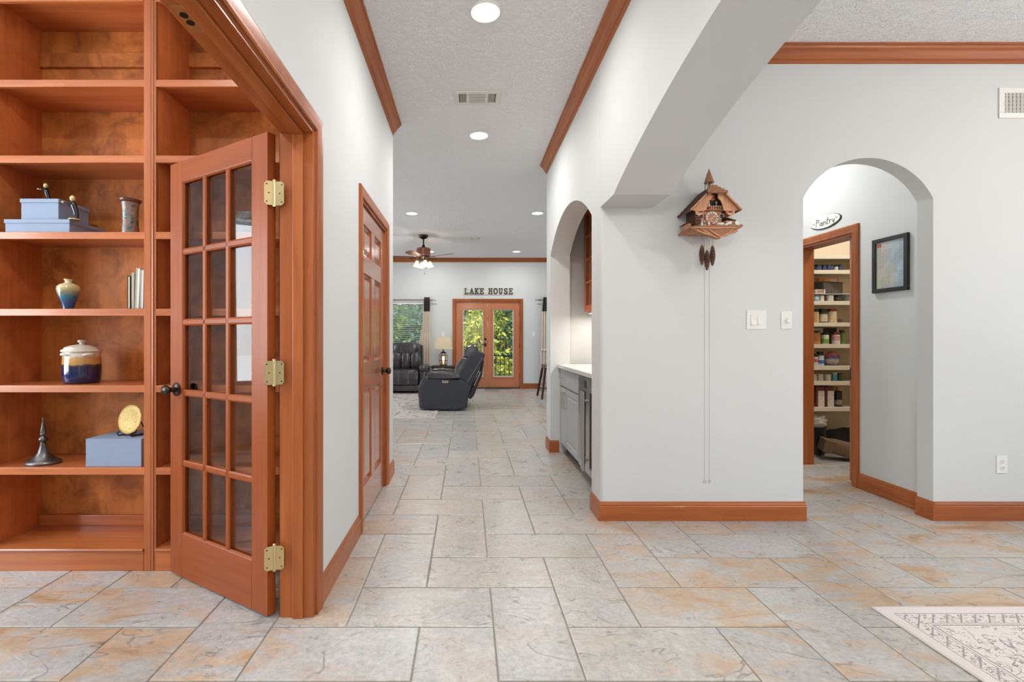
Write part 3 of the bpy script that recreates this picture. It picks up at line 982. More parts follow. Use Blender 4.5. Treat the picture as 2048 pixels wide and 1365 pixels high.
def glaze(name, stops, zlen, rough=.15, noise_amt=.25, nscale=18):
    k = NT(name)
    co = k.coord()
    sep = k.n('SeparateXYZ')
    k.l(co, sep.inputs[0])
    f = k.math('ADD', k.math('DIVIDE', sep.outputs[2], zlen), k.math('MULTIPLY', k.math('SUBTRACT', k.noise(co, nscale, 6, .65, .5), .5), noise_amt))
    col = k.ramp(f, [(p, lin(c)) for p, c in stops])
    k.set(col, rough, 0, .5)
    return k.m
# lidded stoneware jar
M['jar'] = glaze('jar_glaze', [(.0, (24, 34, 84)), (.30, (20, 30, 78)), (.52, (24, 32, 66)), (.58, (60, 58, 60)), (.62, (190, 140, 80)), (.80, (200, 156, 96)), (.86, (216, 206, 188)), (1, (222, 214, 200))], .168, .12, .2, 12)
M['stone'] = plain('cream_stoneware', (218, 210, 196), .4, var=.08, scale=20)
t = thing('lidded_jar', 'stoneware jar with cream lid and cobalt blue lower glaze', 'jar', (-2.06, 2.545, .940))
t.scale = (.84, .84, 1)
MB().lathe([(0, .0), (.088, .0), (.097, .012), (.101, .05), (.102, .09), (.099, .13), (.096, .148), (.098, .156), (.094, .168), (.088, .168)], 40).build('jar_body', M['jar'], t, smooth=60)
MB().lathe([(.0, .166), (.104, .167), (.107, .172), (.104, .178), (.092, .182), (.090, .190), (.06, .200), (.03, .205), (.014, .207), (.012, .214), (.022, .219), (.024, .225), (.018, .230), (0, .231)], 40).build('lid', M['stone'], t, smooth=50)
for a in (-30, 150, 250):
    ca, sa = math.cos(R(a)), math.sin(R(a))
    pts = []
    for i in range(9):
        th = -.35 + .7 * i / 8
        rr_ = .094 + .018 * math.sin(math.pi * i / 8)
        pts.append((rr_ * math.cos(R(a) + th), rr_ * math.sin(R(a) + th), .150 + .006 * math.sin(math.pi * i / 8)))
    MB().tube(pts, [.004] + [.007] * 7 + [.004], 8).build('lug_handle', M['stone'], t, smooth=60)
# small vase
M['vase'] = glaze('vase_glaze', [(0, (28, 58, 96)), (.25, (36, 84, 128)), (.45, (52, 116, 140)), (.55, (120, 132, 108)), (.72, (196, 178, 128)), (1, (222, 206, 164))], .158, .1, .3, 26)
t = thing('shoulder_vase', 'small blue and gold glazed vase with a narrow neck', 'vase', (-2.107, 2.515, 1.329))
t.scale = (.93, .93, 1)
MB().lathe([(0, 0), (.027, 0), (.027, .01), (.032, .035), (.044, .065), (.053, .09), (.056, .108), (.053, .122), (.042, .134), (.024, .140), (.016, .146), (.016, .154), (.022, .160), (.022, .162), (.014, .161), (.012, .150)], 36).build('vase_body', M['vase'], t, smooth=60)
# mottled cylinder vases
k = NT('mottled_raku_glaze')
co = k.coord()
n1 = k.noise(co, 22, 8, .7, 1.5)
c = k.ramp(n1, [(.25, lin((32, 36, 44))), (.42, lin((60, 84, 92))), (.5, lin((120, 120, 112))), (.58, lin((150, 92, 74))), (.68, lin((54, 96, 112))), (.8, lin((170, 170, 160)))])
k.set(c, .22, .1, .4)
k.bump(n1, .5, .006)
M['raku'] = k.m
M['rakulip'] = plain('brown_rim_glaze', (92, 58, 44), .3, var=.2)
def raku(label, x, y, z, s=1.0, name='cylinder_vase', mat=None):
    t = thing(name, label, 'vase', (x, y, z))
    MB().lathe([(0, 0), (.042 * s, 0), (.043 * s, .02 * s), (.040 * s, .06 * s), (.040 * s, .11 * s), (.044 * s, .15 * s), (.050 * s, .162 * s), (.044 * s, .164 * s), (.037 * s, .15 * s)], 36).build('vase_body', mat or M['raku'], t, smooth=60)
    MB().lathe([(.046 * s, .154 * s), (.055 * s, .164 * s), (.056 * s, .169 * s), (.050 * s, .172 * s), (.040 * s, .164 * s)], 36).build('rim', M['rakulip'] if mat is None else mat, t, smooth=60)
    return t
raku('mottled blue and brown cylinder vase beside the blue boxes', -1.762, 2.49, z3, 1.08).scale = (.84, .84, 1)
M['shell'] = plain('grey_white_marbled', (150, 148, 142), .4, var=.5, scale=40, bump=.3)
t = thing('round_vase', 'grey marbled vase seen through the French door glass', 'vase', (-1.19, 2.56, z3))
MB().lathe([(0, 0), (.045, 0), (.06, .03), (.063, .07), (.055, .11), (.038, .125), (.04, .135), (.034, .135), (.03, .12)], 32).build('vase_body', M['shell'], t, smooth=60)
# books
M['pages'] = plain('book_pages', (224, 214, 192), .9, var=.04)
for i, (x, th, h, dpt, c, lean, lab) in enumerate((
        (-1.742, .014, .172, .13, (40, 38, 40), 0, 'thin cream book leftmost in the bookcase row'),
        (-1.722, .011, .190, .135, (196, 190, 168), 0, 'thin tan book second in the bookcase row'),
        (-1.701, .019, .214, .15, (206, 214, 220), 2, 'tall pale blue book third in the bookcase row'),
        (-1.677, .017, .205, .15, (176, 196, 214), 1, 'blue-grey book rightmost in the row, against the stile'))):
    t = thing('book', lab, 'book', (x, 2.452, 1.329), 0, 'books on the bookcase')
    t.rotation_euler = (0, R(lean), 0)
    cm = plain('book_cover_%d' % i, c, .6, var=.05)
    B(-th / 2 + .0015, th / 2 - .0015, .0, dpt - .004, .004, h - .004).build('pages', M['pages'], t)
    for sx in (-1, 1):
        B(min(sx * th / 2, sx * (th / 2 - .0015)), max(sx * th / 2, sx * (th / 2 - .0015)), -.003, dpt, .001, h).build('cover_board', cm, t)
    B(-th / 2, th / 2, dpt - .002, dpt, .001, h).build('spine', cm, t)
# figurines: slim angler-like statuettes in black glaze with a gilt head
M['blackglaze'] = plain('black_glaze', (26, 26, 30), .12, var=.2, coat=.5)
M['gilt'] = plain('pale_gilt', (200, 180, 130), .3, .5, var=.25, scale=60)
def figurine(label, x, y, z, rz, s, lying=False):
    t = thing('figurine', label, 'figurine', (x, y, z), rz, 'black glazed figurines')
    if lying:
        MB().tube([(-.03, 0, .016), (.0, 0, .022), (.03, 0, .02), (.055, 0, .012)], [.012, .018, .016, .008], 10).build('body', M['blackglaze'], t, smooth=60)
        MB().ell((-.035, 0, .06), (.014, .013, .016), 12, 8).build('head', M['gilt'], t, smooth=60)
        MB().tube([(-.03, 0, .018), (-.036, 0, .05)], [.012, .007], 8).build('neck', M['blackglaze'], t, smooth=60)
        MB().tube([(-.03, 0, .05), (-.055, -.01, .066), (-.075, -.008, .063)], [.006, .005, .003], 8).build('arm', M['gilt'], t, smooth=60)
        return t
    MB().lathe([(0, 0), (.026 * s, 0), (.026 * s, .005 * s), (.018 * s, .008 * s), (0, .008 * s)], 16).build('plinth', M['gilt'], t, smooth=50)
    MB().tube([(.006 * s, 0, .005 * s), (.008 * s, .002, .03 * s), (.004 * s, 0, .055 * s), (-.002 * s, 0, .075 * s), (-.006 * s, 0, .09 * s), (-.006 * s, 0, .098 * s)], [.013 * s, .011 * s, .0125 * s, .014 * s, .012 * s, .005 * s], 12).build('body', M['blackglaze'], t, smooth=60)
    MB().ell((-.007 * s, 0, .112 * s), (.014 * s, .013 * s, .017 * s), 14, 10).build('head', M['gilt'], t, smooth=60)
    MB().tube([(-.004 * s, -.010 * s, .088 * s), (-.022 * s, -.014 * s, .082 * s), (-.040 * s, -.012 * s, .086 * s)], [.006 * s, .005 * s, .004 * s], 8).build('arm', M['blackglaze'], t, smooth=60)
    MB().ell((-.045 * s, -.011 * s, .088 * s), (.008 * s, .005 * s, .006 * s), 10, 6).build('hand', M['gilt'], t, smooth=60)
    MB().tube([(-.006 * s, .010 * s, .088 * s), (-.020 * s, .014 * s, .078 * s), (-.034 * s, .010 * s, .080 * s)], [.006 * s, .005 * s, .004 * s], 8).build('arm', M['blackglaze'], t, smooth=60)
    return t
figurine('black figurine standing on top of the upper blue box', -2.225, 2.52, z3 + .175, 0, .84)
figurine('black figurine standing beside the upper blue box', -2.012, 2.438, z3 + .0665, .25, .98)
t = figurine('black lying figurine half hidden behind the left end of the blue boxes', -2.322, 2.60, z3 + .0665, 0, 1, True)

# ================================================================== HALL FITTINGS
# downlights
def downlight(label, x, y, power, r=.082, cz=CEIL, spread=174):
    t = thing('ceiling_light', label, 'ceiling light', (x, y, cz), group='recessed ceiling lights')
    MB().lathe([(r * 1.12, 0), (r * 1.12, -.006), (r * 1.02, -.012), (r * .98, -.009), (r * .98, 0)], 40).build('trim_ring', M['white'], t, smooth=50)
    MB().lathe([(0, -.006), (r * .98, -.006), (r * .98, -.001), (0, -.001)], 40).build('lens', M['led'], t)
    light('ceiling_lamp', 'AREA', (x, y, cz - .016), power, (1, .99, .97), r * 1.9).data.spread = R(spread)
downlight('large round ceiling light nearest the camera in the hall', .104, 2.72, 27)
downlight('round ceiling light beyond the vent in the hall', .108, 4.377, 34)
downlight('left round ceiling light at the near end of the living room', -.826, 7.11, 34)
downlight('right round ceiling light at the near end of the living room', 1.048, 7.10, 34)
downlight('round ceiling light above the terrace doors', 1.06, 10.25, 22)
downlight('round ceiling light partly behind the ceiling fan', -.80, 10.25, 22)
downlight('round ceiling light behind the camera in the hall', .104, .6, 9)
downlight('round ceiling light above the dining room rug', 2.9, .9, 20, spread=180)
downlight('round ceiling light in the dining room corner', 4.8, 1.2, 26, spread=180)
downlight('round ceiling light in the library', -1.7, 1.1, 30)
downlight('round ceiling light in the pantry passage', 2.45, 4.2, 31)
downlight('round ceiling light in the pantry', 3.75, 4.1, 36)

# unseen hanging lamps: the dining room's, and one added to brighten the hall ceiling
def pendant(label, x, y, z, power):
    t = thing('pendant_lamp', label, 'lamp', (x, y, CEIL))
    MB().lathe([(0, 0), (.07, 0), (.06, -.03), (.01, -.04)], 24).build('canopy', M['bronze'], t, smooth=40)
    MB().tube([(0, 0, -.03), (0, 0, z - CEIL + .16)], .006, 8).build('stem', M['bronze'], t)
    MB().lathe([(.012, z - CEIL + .17), (.06, z - CEIL + .15), (.05, z - CEIL + .13)], 20).build('holder', M['bronze'], t, smooth=40)
    MB().ell((0, 0, z - CEIL), (.13, .13, .13), 24, 16).build('opal_globe', emit('opal_glass', (255, 250, 243), power), t, smooth=60)
pendant('opal globe pendant lamp in the dining room', 3.9, .9, 2.5, 200)
pendant('added opal globe lamp behind the camera, brightening the hall ceiling', .1, -1.3, 2.76, 330)

# ceiling register
M['ventgrey'] = plain('duct_grey', (120, 120, 116), .8)
def register(label, loc, wx, wy, down=True):
    t = thing('ceiling_vent', label, 'vent', loc)
    a, b = wx / 2, wy / 2
    mb = MB()
    for x0, x1, y0, y1 in ((-a, a, -b, -b + .035), (-a, a, b - .035, b), (-a, -a + .035, -b + .035, b - .035), (a - .035, a, -b + .035, b - .035)):
        mb.box(x0, x1, y0, y1, -.008, 0)
    mb.box(-a * .40 - .012, -a * .40 + .008, -b + .035, b - .035, -.007, 0).box(a * .40 - .008, a * .40 + .012, -b + .035, b - .035, -.007, 0)
    mb.build('frame', M['white'], t, bevel=.003)
    B(-a + .03, a - .03, -b + .03, b - .03, -.002, -.001).build('backing', M['ventgrey'], t)
    nn = 7
    for i in range(nn):
        y = -b + .04 + (2 * b - .08) * (i + .5) / nn
        MB().bar((-a * .40, y, -.004), (a * .40, y, -.004), .007, .0016, up=(0, .88, .47)).build('slat', M['white'], t)
    for sx in (-1, 1):
        for i in range(5):
            x = sx * (a * .46 + (a * .54 - .045) * (i + .5) / 5)
            MB().bar((x, -b + .04, -.004), (x, b - .04, -.004), .007, .0016, up=(.88 * sx, 0, .47)).build('slat', M['white'], t)
    return t
register('white louvred ceiling vent between the two hall lights', (.078, 3.70, CEIL), .355, .21)
register('small white louvred vent in the living room ceiling', (.15, 8.92, CEIL), .21, .21)
M['cpanel'] = plain('ceiling_white_panel', (244, 245, 245), .6, var=.01)
for lab, x, y in (('faint white square speaker panel in ceiling between living room lights', -.155, 7.08), ('faint white square speaker panel in ceiling near the far wall', -.20, 10.2)):
    t = thing('ceiling_panel', lab, 'panel', (x, y, CEIL))
    B(-.12, .12, -.12, .12, -.006, 0).build('frame', M['cpanel'], t, bevel=.002)
    B(-.1, .1, -.1, .1, -.0075, -.005).build('grille', M['cpanel'], t)
# wall register
t = thing('wall_vent', 'white louvred air vent high on the facing wall', 'vent', (3.62, YF, 2.70))
mb = MB()
for x0, x1, z0, z1 in ((-.185, .185, .063, .098), (-.185, .185, -.098, -.063), (-.185, -.148, -.063, .063), (.148, .185, -.063, .063)):
    mb.box(x0, x1, -.008, 0, z0, z1)
mb.build('frame', M['white'], t, bevel=.003)
B(-.15, .15, -.002, -.001, -.065, .065).build('backing', M['slot'], t)
for i in range(12):
    x = -.148 + .296 * (i + .5) / 12
    MB().bar((x, -.006, -.065), (x, -.006, .065), .0145, .0015, up=(.75, .66, 0)).build('slat', M['white'], t)
for i in range(5):
    z = -.05 + .1 * i / 4
    B(-.148, .148, -.0035, -.0022, z - .0015, z + .0015).build('cross_bar', M['white'], t)
MB().bar((-.160, -.010, -.005), (-.150, -.026, -.02), .004, .004).build('lever', M['white'], t)
# switches
t = thing('light_switch', 'double white rocker switch plate near the clock chains', 'switch', (1.870, YF, 1.298))
B(-.0635, .0635, -.006, 0, -.0615, .0615).build('plate', M['white'], t, bevel=.003)
for x in (-.023, .023):
    k = B(x - .018, x + .018, -.0075, -.006, -.035, .035).build('rocker_frame', M['whitep'], t)
    MB().prism([(-.006, -.033), (-.014, -.033), (-.0085, 0), (-.008, .033), (-.006, .033)], 'x', x - .0155, x + .0155).build('rocker', M['white'], k)
for x in (-.023, .023):
    for z in (-.049, .049):
        MB().lathe([(0, -.0068), (.003, -.0066), (.003, -.006)], 8, (x, 0, z), 'y').build('screw', M['whitep'], t)
t = thing('dimmer_switch', 'white dimmer plate with a round knob beside the passage', 'switch', (2.063, YF, 1.296))
B(-.035, .035, -.006, 0, -.0575, .0575).build('plate', M['white'], t, bevel=.003)
MB().lathe([(0, -.024), (.012, -.024), (.0145, -.021), (.0155, -.006)], 20, (0.004, 0, -.003), 'y').build('knob', M['white'], t, smooth=40)
for z in (-.049, .049):
    MB().lathe([(0, -.0068), (.003, -.0066), (.003, -.006)], 8, (0, 0, z), 'y').build('screw', M['whitep'], t)
t = thing('wall_outlet', 'white duplex outlet low on the facing wall', 'outlet', (3.456, YF, .363))
B(-.035, .035, -.006, 0, -.0575, .0575).build('plate', M['white'], t, bevel=.003)
for z in (-.021, .021):
    k = MB().lathe([(0, -.009), (.015, -.009), (.0165, -.006)], 18, (0, 0, z), 'y').build('socket', M['white'], t, smooth=40)
    B(-.007, -.005, -.0096, -.0088, z - .002, z + .007).box(.005, .007, -.0096, -.0088, z - .002, z + .007).box(-.002, .002, -.0096, -.0088, z - .010, z - .006).build('slots', M['slot'], k)
for lab, x in (('white switch plate left of the far terrace doors', -.565), ('white switch plate right of the far terrace doors', 1.545)):
    t = thing('switch_plate', lab, 'switch', (x, YFAR, 1.275))
    B(-.038, .038, -.006, 0, -.06, .06).build('plate', M['white'], t, bevel=.003)
    B(-.016, .016, -.010, -.006, -.033, .033).build('rocker', M['whitep'], t)

# ---- stroke lettering
def stroke_mb(strokes, wdt, depth, to3):
    """flat raised strokes: polylines in (u,v); to3(u,v,d) -> 3d"""
    mb = MB()
    for pl_ in strokes:
        for (a, b), (c, d_) in zip(pl_[:-1], pl_[1:]):
            L = math.hypot(c - a, d_ - b) or 1e-6
            nx, ny = -(d_ - b) / L * wdt / 2, (c - a) / L * wdt / 2
            ex, ey = (c - a) / L * wdt / 3, (d_ - b) / L * wdt / 3
            q = [(a - ex + nx, b - ey + ny), (c + ex + nx, d_ + ey + ny), (c + ex - nx, d_ + ey - ny), (a - ex - nx, b - ey - ny)]
            mb.add([to3(u, v, 0) for u, v in q] + [to3(u, v, depth) for u, v in q],
                   [(0, 1, 2, 3), (7, 6, 5, 4), (0, 4, 5, 1), (1, 5, 6, 2), (2, 6, 7, 3), (3, 7, 4, 0)])
    return mb
def arcpts(cx, cy, rx, ry, a0, a1, n=12):
    return [(cx + rx * math.cos(R(a0 + (a1 - a0) * i / n)), cy + ry * math.sin(R(a0 + (a1 - a0) * i / n))) for i in range(n + 1)]
SER = {   # slab serif capitals in a 0.8 x 1 box
    'L': [[(.15, 0), (.15, 1)], [(0, 1), (.35, 1)], [(0, 0), (.7, 0), (.7, .25)]],
    'A': [[(.1, 0), (.4, 1), (.7, 0)], [(.2, .35), (.6, .35)], [(-.02, 0), (.24, 0)], [(.54, 0), (.84, 0)]],
    'K': [[(.15, 0), (.15, 1)], [(0, 0), (.3, 0)], [(0, 1), (.3, 1)], [(.15, .4), (.65, 1)], [(.32, .58), (.7, 0)], [(.52, 1), (.8, 1)], [(.56, 0), (.84, 0)]],
    'E': [[(.15, 0), (.15, 1)], [(0, 1), (.7, 1), (.7, .78)], [(0, 0), (.72, 0), (.72, .22)], [(.15, .52), (.5, .52)], [(.5, .42), (.5, .62)]],
    'H': [[(.15, 0), (.15, 1)], [(.65, 0), (.65, 1)], [(.15, .5), (.65, .5)], [(0, 0), (.3, 0)], [(0, 1), (.3, 1)], [(.5, 0), (.8, 0)], [(.5, 1), (.8, 1)]],
    'O': [arcpts(.4, .5, .36, .5, 0, 360, 20)],
    'U': [[(.15, 1), (.15, .3)] + arcpts(.4, .3, .25, .3, 180, 360) + [(.65, 1)], [(0, 1), (.3, 1)], [(.5, 1), (.8, 1)]],
    'S': [arcpts(.4, .74, .28, .26, 20, 270) + arcpts(.4, .25, .3, .25, 90, -160), [(.66, .98), (.66, .78)], [(.12, .02), (.12, .22)]],
    '1': [[(.3, 0), (.3, 1)]], 'P': [],
}
def word(txt, h, gap=.28, adv=.8, space=.75):
    out, x = [], 0
    for ch in txt:
        if ch == ' ':
            x += space
            continue
        out.append([[((u + x) * h, v * h) for u, v in pl_] for pl_ in SER[ch]])
        x += adv + gap
    return out, (x - gap) * h
# LAKE HOUSE sign
k = NT('whitewashed_board')
co = k.coord()
k.set(k.ramp(k.noise(k.mapping(co, (3, 30, 30)), 3, 6, .7), [(.3, lin((206, 200, 192))), (.6, lin((232, 228, 222)))]), .7)
M['washed'] = k.m
M['letter'] = plain('dark_grey_letters', (82, 76, 72), .6, var=.12)
SX0, SX1, SZ0, SZ1 = -.088, 1.082, 2.193, 2.357
t = thing('wall_sign', 'whitewashed plank sign reading LAKE HOUSE above the terrace doors', 'sign', ((SX0 + SX1) / 2, YFAR, SZ0))
hw, hh = (SX1 - SX0) / 2, SZ1 - SZ0
for i in range(3):
    B(-hw, hw, -.018, 0, hh * i / 3 + .001, hh * (i + 1) / 3 - .001).build('plank', M['washed'], t, bevel=.002)
let, tw = word('LAKE HOUSE', .122)
sc = (2 * hw - .05) / tw
for strokes in let:
    strokes = [[(u * sc - hw + .03, v + .021) for u, v in pl_] for pl_ in strokes]
    stroke_mb(strokes, .021, .012, lambda u, v, d_: (u, -.018 - d_, v)).build('letter', M['letter'], t)

# ---- Pantry sign (oval enamel)
t = thing('pantry_sign', 'white oval sign reading Pantry above the pocket door', 'sign', (XA, 4.087, 2.18))
n = 40
def oval(a, b):
    return [(a * math.cos(2 * math.pi * i / n) * (1 + .06 * math.cos(4 * math.pi * i / n)), b * math.sin(2 * math.pi * i / n)) for i in range(n)]
MB().prism(oval(.165, .060), 'x', -.006, 0).build('rim', M['black'], t)
MB().prism([(y + .004, z + .004) for y, z in oval(.158, .055)], 'x', -.009, -.005).build('face', M['white'], t)
PAN = [
    [[(0, 0), (.12, 1.0)], [(.02, .95)] + [(.12 + .0, 1.0)] + arcpts(.18, .78, .17, .2, 90, -110, 8)],                       # P
    [arcpts(.58, .22, .12, .20, 0, 360, 12), [(.72, .44), (.71, .06), (.80, .0)]],                                          # a
    [[(.86, .46), (.88, 0)], [(.87, .3)] + arcpts(1.0, .30, .10, .15, 160, 0, 6) + [(1.10, .05), (1.18, .05)]],              # n
    [[(1.30, .95), (1.26, .1)] + arcpts(1.33, .10, .07, .1, 180, 300, 5), [(1.16, .55), (1.45, .6)]],                         # t
    [[(1.50, .46), (1.52, 0)], [(1.51, .3)] + arcpts(1.62, .34, .10, .12, 160, 40, 5)],                                       # r
    [[(1.78, .46), (1.82, .12), (1.92, .1), (2.0, .46)], [(2.0, .46), (1.95, -.15)] + arcpts(1.86, -.2, .09, .12, 20, -190, 8)],   # y
]
for g in PAN:
    st_ = [[(.105 - u * .105, -.026 + v * .062) for u, v in pl_] for pl_ in g]
    stroke_mb(st_, .0042, .002, lambda u, v, d_: (-.009 - d_, u, v)).build('letter', M['letter'], t)
for u0, u1 in ((.142, .120), (-.118, -.138)):
    stroke_mb([[(u0, .004), ((u0 + u1) / 2, .010), (u1, .004)]], .003, .002, lambda u, v, d_: (-.009 - d_, u, v)).build('flourish', M['letter'], t)

# ---- framed print
k = NT('pastel_print')
co = k.coord()
sep = k.n('SeparateXYZ')
k.l(co, sep.inputs[0])
n1 = k.noise(k.mapping(co, (7, 7, 7)), 1.0, 2, .5, .6)
base_c = k.ramp(n1, [(.36, lin((226, 222, 178))), (.46, lin((226, 204, 206))), (.54, lin((196, 220, 236))), (.64, lin((214, 226, 206)))])
fac = k.math('ADD', n1, k.math('MULTIPLY', sep.outputs[1], 2.2))
base_c = k.mix(.65, base_c, k.ramp(fac, [(.25, lin((176, 208, 236))), (.45, lin((206, 222, 226))), (.6, lin((232, 208, 206))), (.8, lin((230, 226, 176)))]))
row = k.math('FRACT', k.math('MULTIPLY', sep.outputs[2], 95.0))
line = k.math('LESS_THAN', k.math('ABSOLUTE', k.math('SUBTRACT', row, .5)), .18)
dash = k.step(k.noise(k.mapping(co, (1, 120, 1)), 1.0, 2), .42, .52)
blk = k.step(k.noise(k.mapping(co, (1, 14, 10)), 1.0, 1), .42, .47)
ink = k.math('MULTIPLY', k.math('MULTIPLY', line, dash), blk)
k.set(k.mix(k.math('MULTIPLY', ink, .55), base_c, lin((60, 60, 80))), .35)
M['print'] = k.m
t = thing('picture_frame', 'black framed pastel text print on the passage wall', 'picture', (XA, 3.455, 1.7175))
mb = MB()
a, b, fw = .145, .2005, .030
for y0, y1, z0, z1 in ((-a, a, b - fw, b), (-a, a, -b, -b + fw), (-a, -a + fw, -b + fw, b - fw), (a - fw, a, -b + fw, b - fw)):
    mb.box(-.022, 0, y0, y1, z0, z1)
mb.build('frame', M['black'], t, bevel=.003)
B(-.012, -.008, -a + fw, a - fw, -b + fw, b - fw).build('print', M['print'], t)
B(-.0126, -.012, .072, .106, .135, .160).build('picture_emblem', plain('red_emblem', (206, 92, 70), .5, var=.3, scale=60), t)
B(-.015, -.0145, -a + fw, a - fw, -b + fw, b - fw).build('glass_pane', M['glass'], t)
# ================================================================== CUCKOO CLOCK
M['ivory'] = plain('ivory_plastic', (226, 218, 200), .4, var=.05)
M['cpaint_r'] = plain('red_paint', (188, 58, 44), .5, var=.1)
M['cpaint_g'] = plain('green_paint', (92, 104, 62), .6, var=.2)
M['cpaint_w'] = plain('white_figure_paint', (222, 220, 214), .5, var=.05)
M['cpaint_b'] = plain('blue_figure_paint', (92, 112, 150), .5, var=.1)
M['skin'] = plain('painted_skin', (222, 178, 150), .5, var=.05)
M['cone'] = plain('cast_pinecone', (104, 76, 64), .45, .3, var=.25, scale=90)
M['chain'] = plain('dull_chain', (150, 146, 138), .4, .8, var=.1)
ck = thing('cuckoo_clock', 'carved wooden chalet cuckoo clock with shingled roof and white dial', 'clock', (1.513, YF, 1.79))
# carved base
pts = [(-.142, .052), (-.146, .064), (-.136, .074), (.130, .076), (.142, .070), (.146, .060), (.134, .050), (.126, .036), (.108, .026), (.088, .026), (.066, .012), (.04, .006), (.02, -.006), (.0, -.008), (-.03, .006), (-.07, .020), (-.10, .028), (-.128, .040)]
MB().prism(pts, 'y', -.192, -.172).build('carved_skirt', M['clock_wood'], ck, bevel=.003)
B(-.138, .138, -.172, -.002, .056, .074).build('base_board', M['clock_wood'], ck, bevel=.003)
MB().add([(-.136, -.172, .056), (.136, -.172, .056), (.136, -.004, .056), (-.136, -.004, .056), (-.09, -.172, .028), (.1, -.172, .026), (.07, -.02, .044), (-.07, -.02, .044)],
         [(0, 1, 5, 4), (1, 2, 6, 5), (2, 3, 7, 6), (3, 0, 4, 7), (4, 5, 6, 7)]).build('base_underside', M['clock_wood'], ck)
for i, (x0, z0, x1, z1) in enumerate(((-.12, .045, -.03, .012), (-.09, .05, 0, .0), (-.05, .05, .03, .002), (.10, .048, .02, .002), (.13, .05, .06, .016), (-.13, .06, .13, .062))):
    MB().tube([(x0, -.194, z0), ((x0 + x1) / 2, -.197, (z0 + z1) / 2 - .004), (x1, -.194, z1)], [.003, .006, .003], 8).build('carving', M['clock_panel'], ck, smooth=60)
MB().tube([(-.148, -.19, .062), (-.140, -.06, .060), (-.146, -.006, .056)], [.008, .007, .008], 8).build('carved_log', M['clock_wood'], ck, smooth=60)
MB().tube([(.125, -.19, .066), (.150, -.188, .070), (.158, -.180, .076)], [.008, .010, .009], 8).build('carved_log', M['clock_wood'], ck, smooth=60)
for x in (-.045, .0, .042):
    MB().lathe([(0, -.006), (.006, -.005), (.007, 0)], 10, (x, -.194, .060), 'y').build('button', M['cpaint_r'], ck, smooth=50)
# house body
MB().prism([(-.098, .072), (.098, .072), (.098, .225), (.0, .318), (-.098, .225)], 'y', -.125, -.002).build('house_body', M['clock_dark'], ck)
B(-.07, .062, -.132, -.125, .076, .20).build('front_wall', M['clock_panel'], ck, bevel=.002)
# roof slopes with overlapping shingle rows; shade put into the left slope's colour
ex, ez, rx, rz_ = .156, .172, .004, .330
for sg in (-1, 1):
    top_ = [(ex, -.186, ez), (.060, -.186, .272), (rx, -.128, rz_), (rx, -.004, rz_), (ex, -.004, ez)]
    vs_ = [(sg * a, b, c_) for a, b, c_ in top_] + [(sg * max(a - .006, 0.0), b, c_ - .008) for a, b, c_ in top_]
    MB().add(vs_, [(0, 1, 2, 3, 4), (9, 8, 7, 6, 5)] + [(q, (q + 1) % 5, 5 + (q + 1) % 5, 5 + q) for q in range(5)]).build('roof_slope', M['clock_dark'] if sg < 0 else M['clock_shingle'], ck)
    mb = MB()
    nr = 7
    for r_ in range(nr):
        t0, t1 = r_ / nr, (r_ + 1.35) / nr
        for c_ in range(9):
            y0 = -.188 + .184 * (c_ + (.5 if r_ % 2 else 0)) / 9.0
            y1 = min(y0 + .0195, -.003)
            y0 = max(y0, -.188 + max(0, (t0 - .60) / .40) * .062)
            if y1 <= y0:
                continue
            def P_(t, lift):
                t = min(t, 1.0)
                return sg * (ex + (rx - ex) * t + lift * .7), ez + (rz_ - ez) * t + lift * .7
            a = P_(t0, .005)
            b = P_(t1, .0005)
            c2 = P_(t0, .0015)
            mb.add([(a[0], y0, a[1]), (a[0], y1, a[1]), (b[0], y1, b[1]), (b[0], y0, b[1]), (c2[0], y0, c2[1]), (c2[0], y1, c2[1])],
                   [(0, 1, 2, 3), (0, 4, 5, 1), (0, 3, 4), (1, 5, 2), (4, 3, 2, 5)])
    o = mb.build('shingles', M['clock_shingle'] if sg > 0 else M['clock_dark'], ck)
    o['kind'] = 'stuff'
    MB().bar((sg * ex, -.188, ez - .003), (sg * .058, -.188, .269), .008, .012, up=(0, 1, 0)).build('barge_board', M['clock_panel'], ck, bevel=.001)
# hipped front tip with rounded shingles
mb = MB()
mb.add([(-.060, -.205, .272), (.060, -.205, .272), (.008, -.14, .336), (-.008, -.14, .336), (-.054, -.195, .268), (.054, -.195, .268), (.0, -.14, .322)], [(0, 1, 2, 3), (0, 4, 5, 1), (0, 3, 6, 4), (1, 5, 6, 2), (2, 6, 3)])
mb.build('hip_board', M['clock_shingle'], ck)
mb = MB()
for r_, (yy, zz, hw_) in enumerate(((-.207, .274, .062), (-.192, .288, .050), (-.177, .303, .037), (-.163, .318, .024))):
    nn = max(2, 6 - r_)
    for i in range(nn):
        x = -hw_ + 2 * hw_ * (i + .5) / nn
        q = arcpts(x, 0, hw_ / nn * .98, .010, 180, 360, 6) + [(x + hw_ / nn * .98, .018), (x - hw_ / nn * .98, .018)]
        vs_ = [(u, yy + v * .7 - .002, zz + v * .72 + .002) for u, v in q] + [(u, yy + v * .7 + .002, zz + v * .72 - .002) for u, v in q]
        m_ = len(q)
        mb.add(vs_, [tuple(range(m_)), tuple(range(2 * m_ - 1, m_ - 1, -1))] + [(k_, (k_ + 1) % m_, m_ + (k_ + 1) % m_, m_ + k_) for k_ in range(m_)])
o = mb.build('hip_shingles', M['clock_shingle'], ck)
o['kind'] = 'stuff'
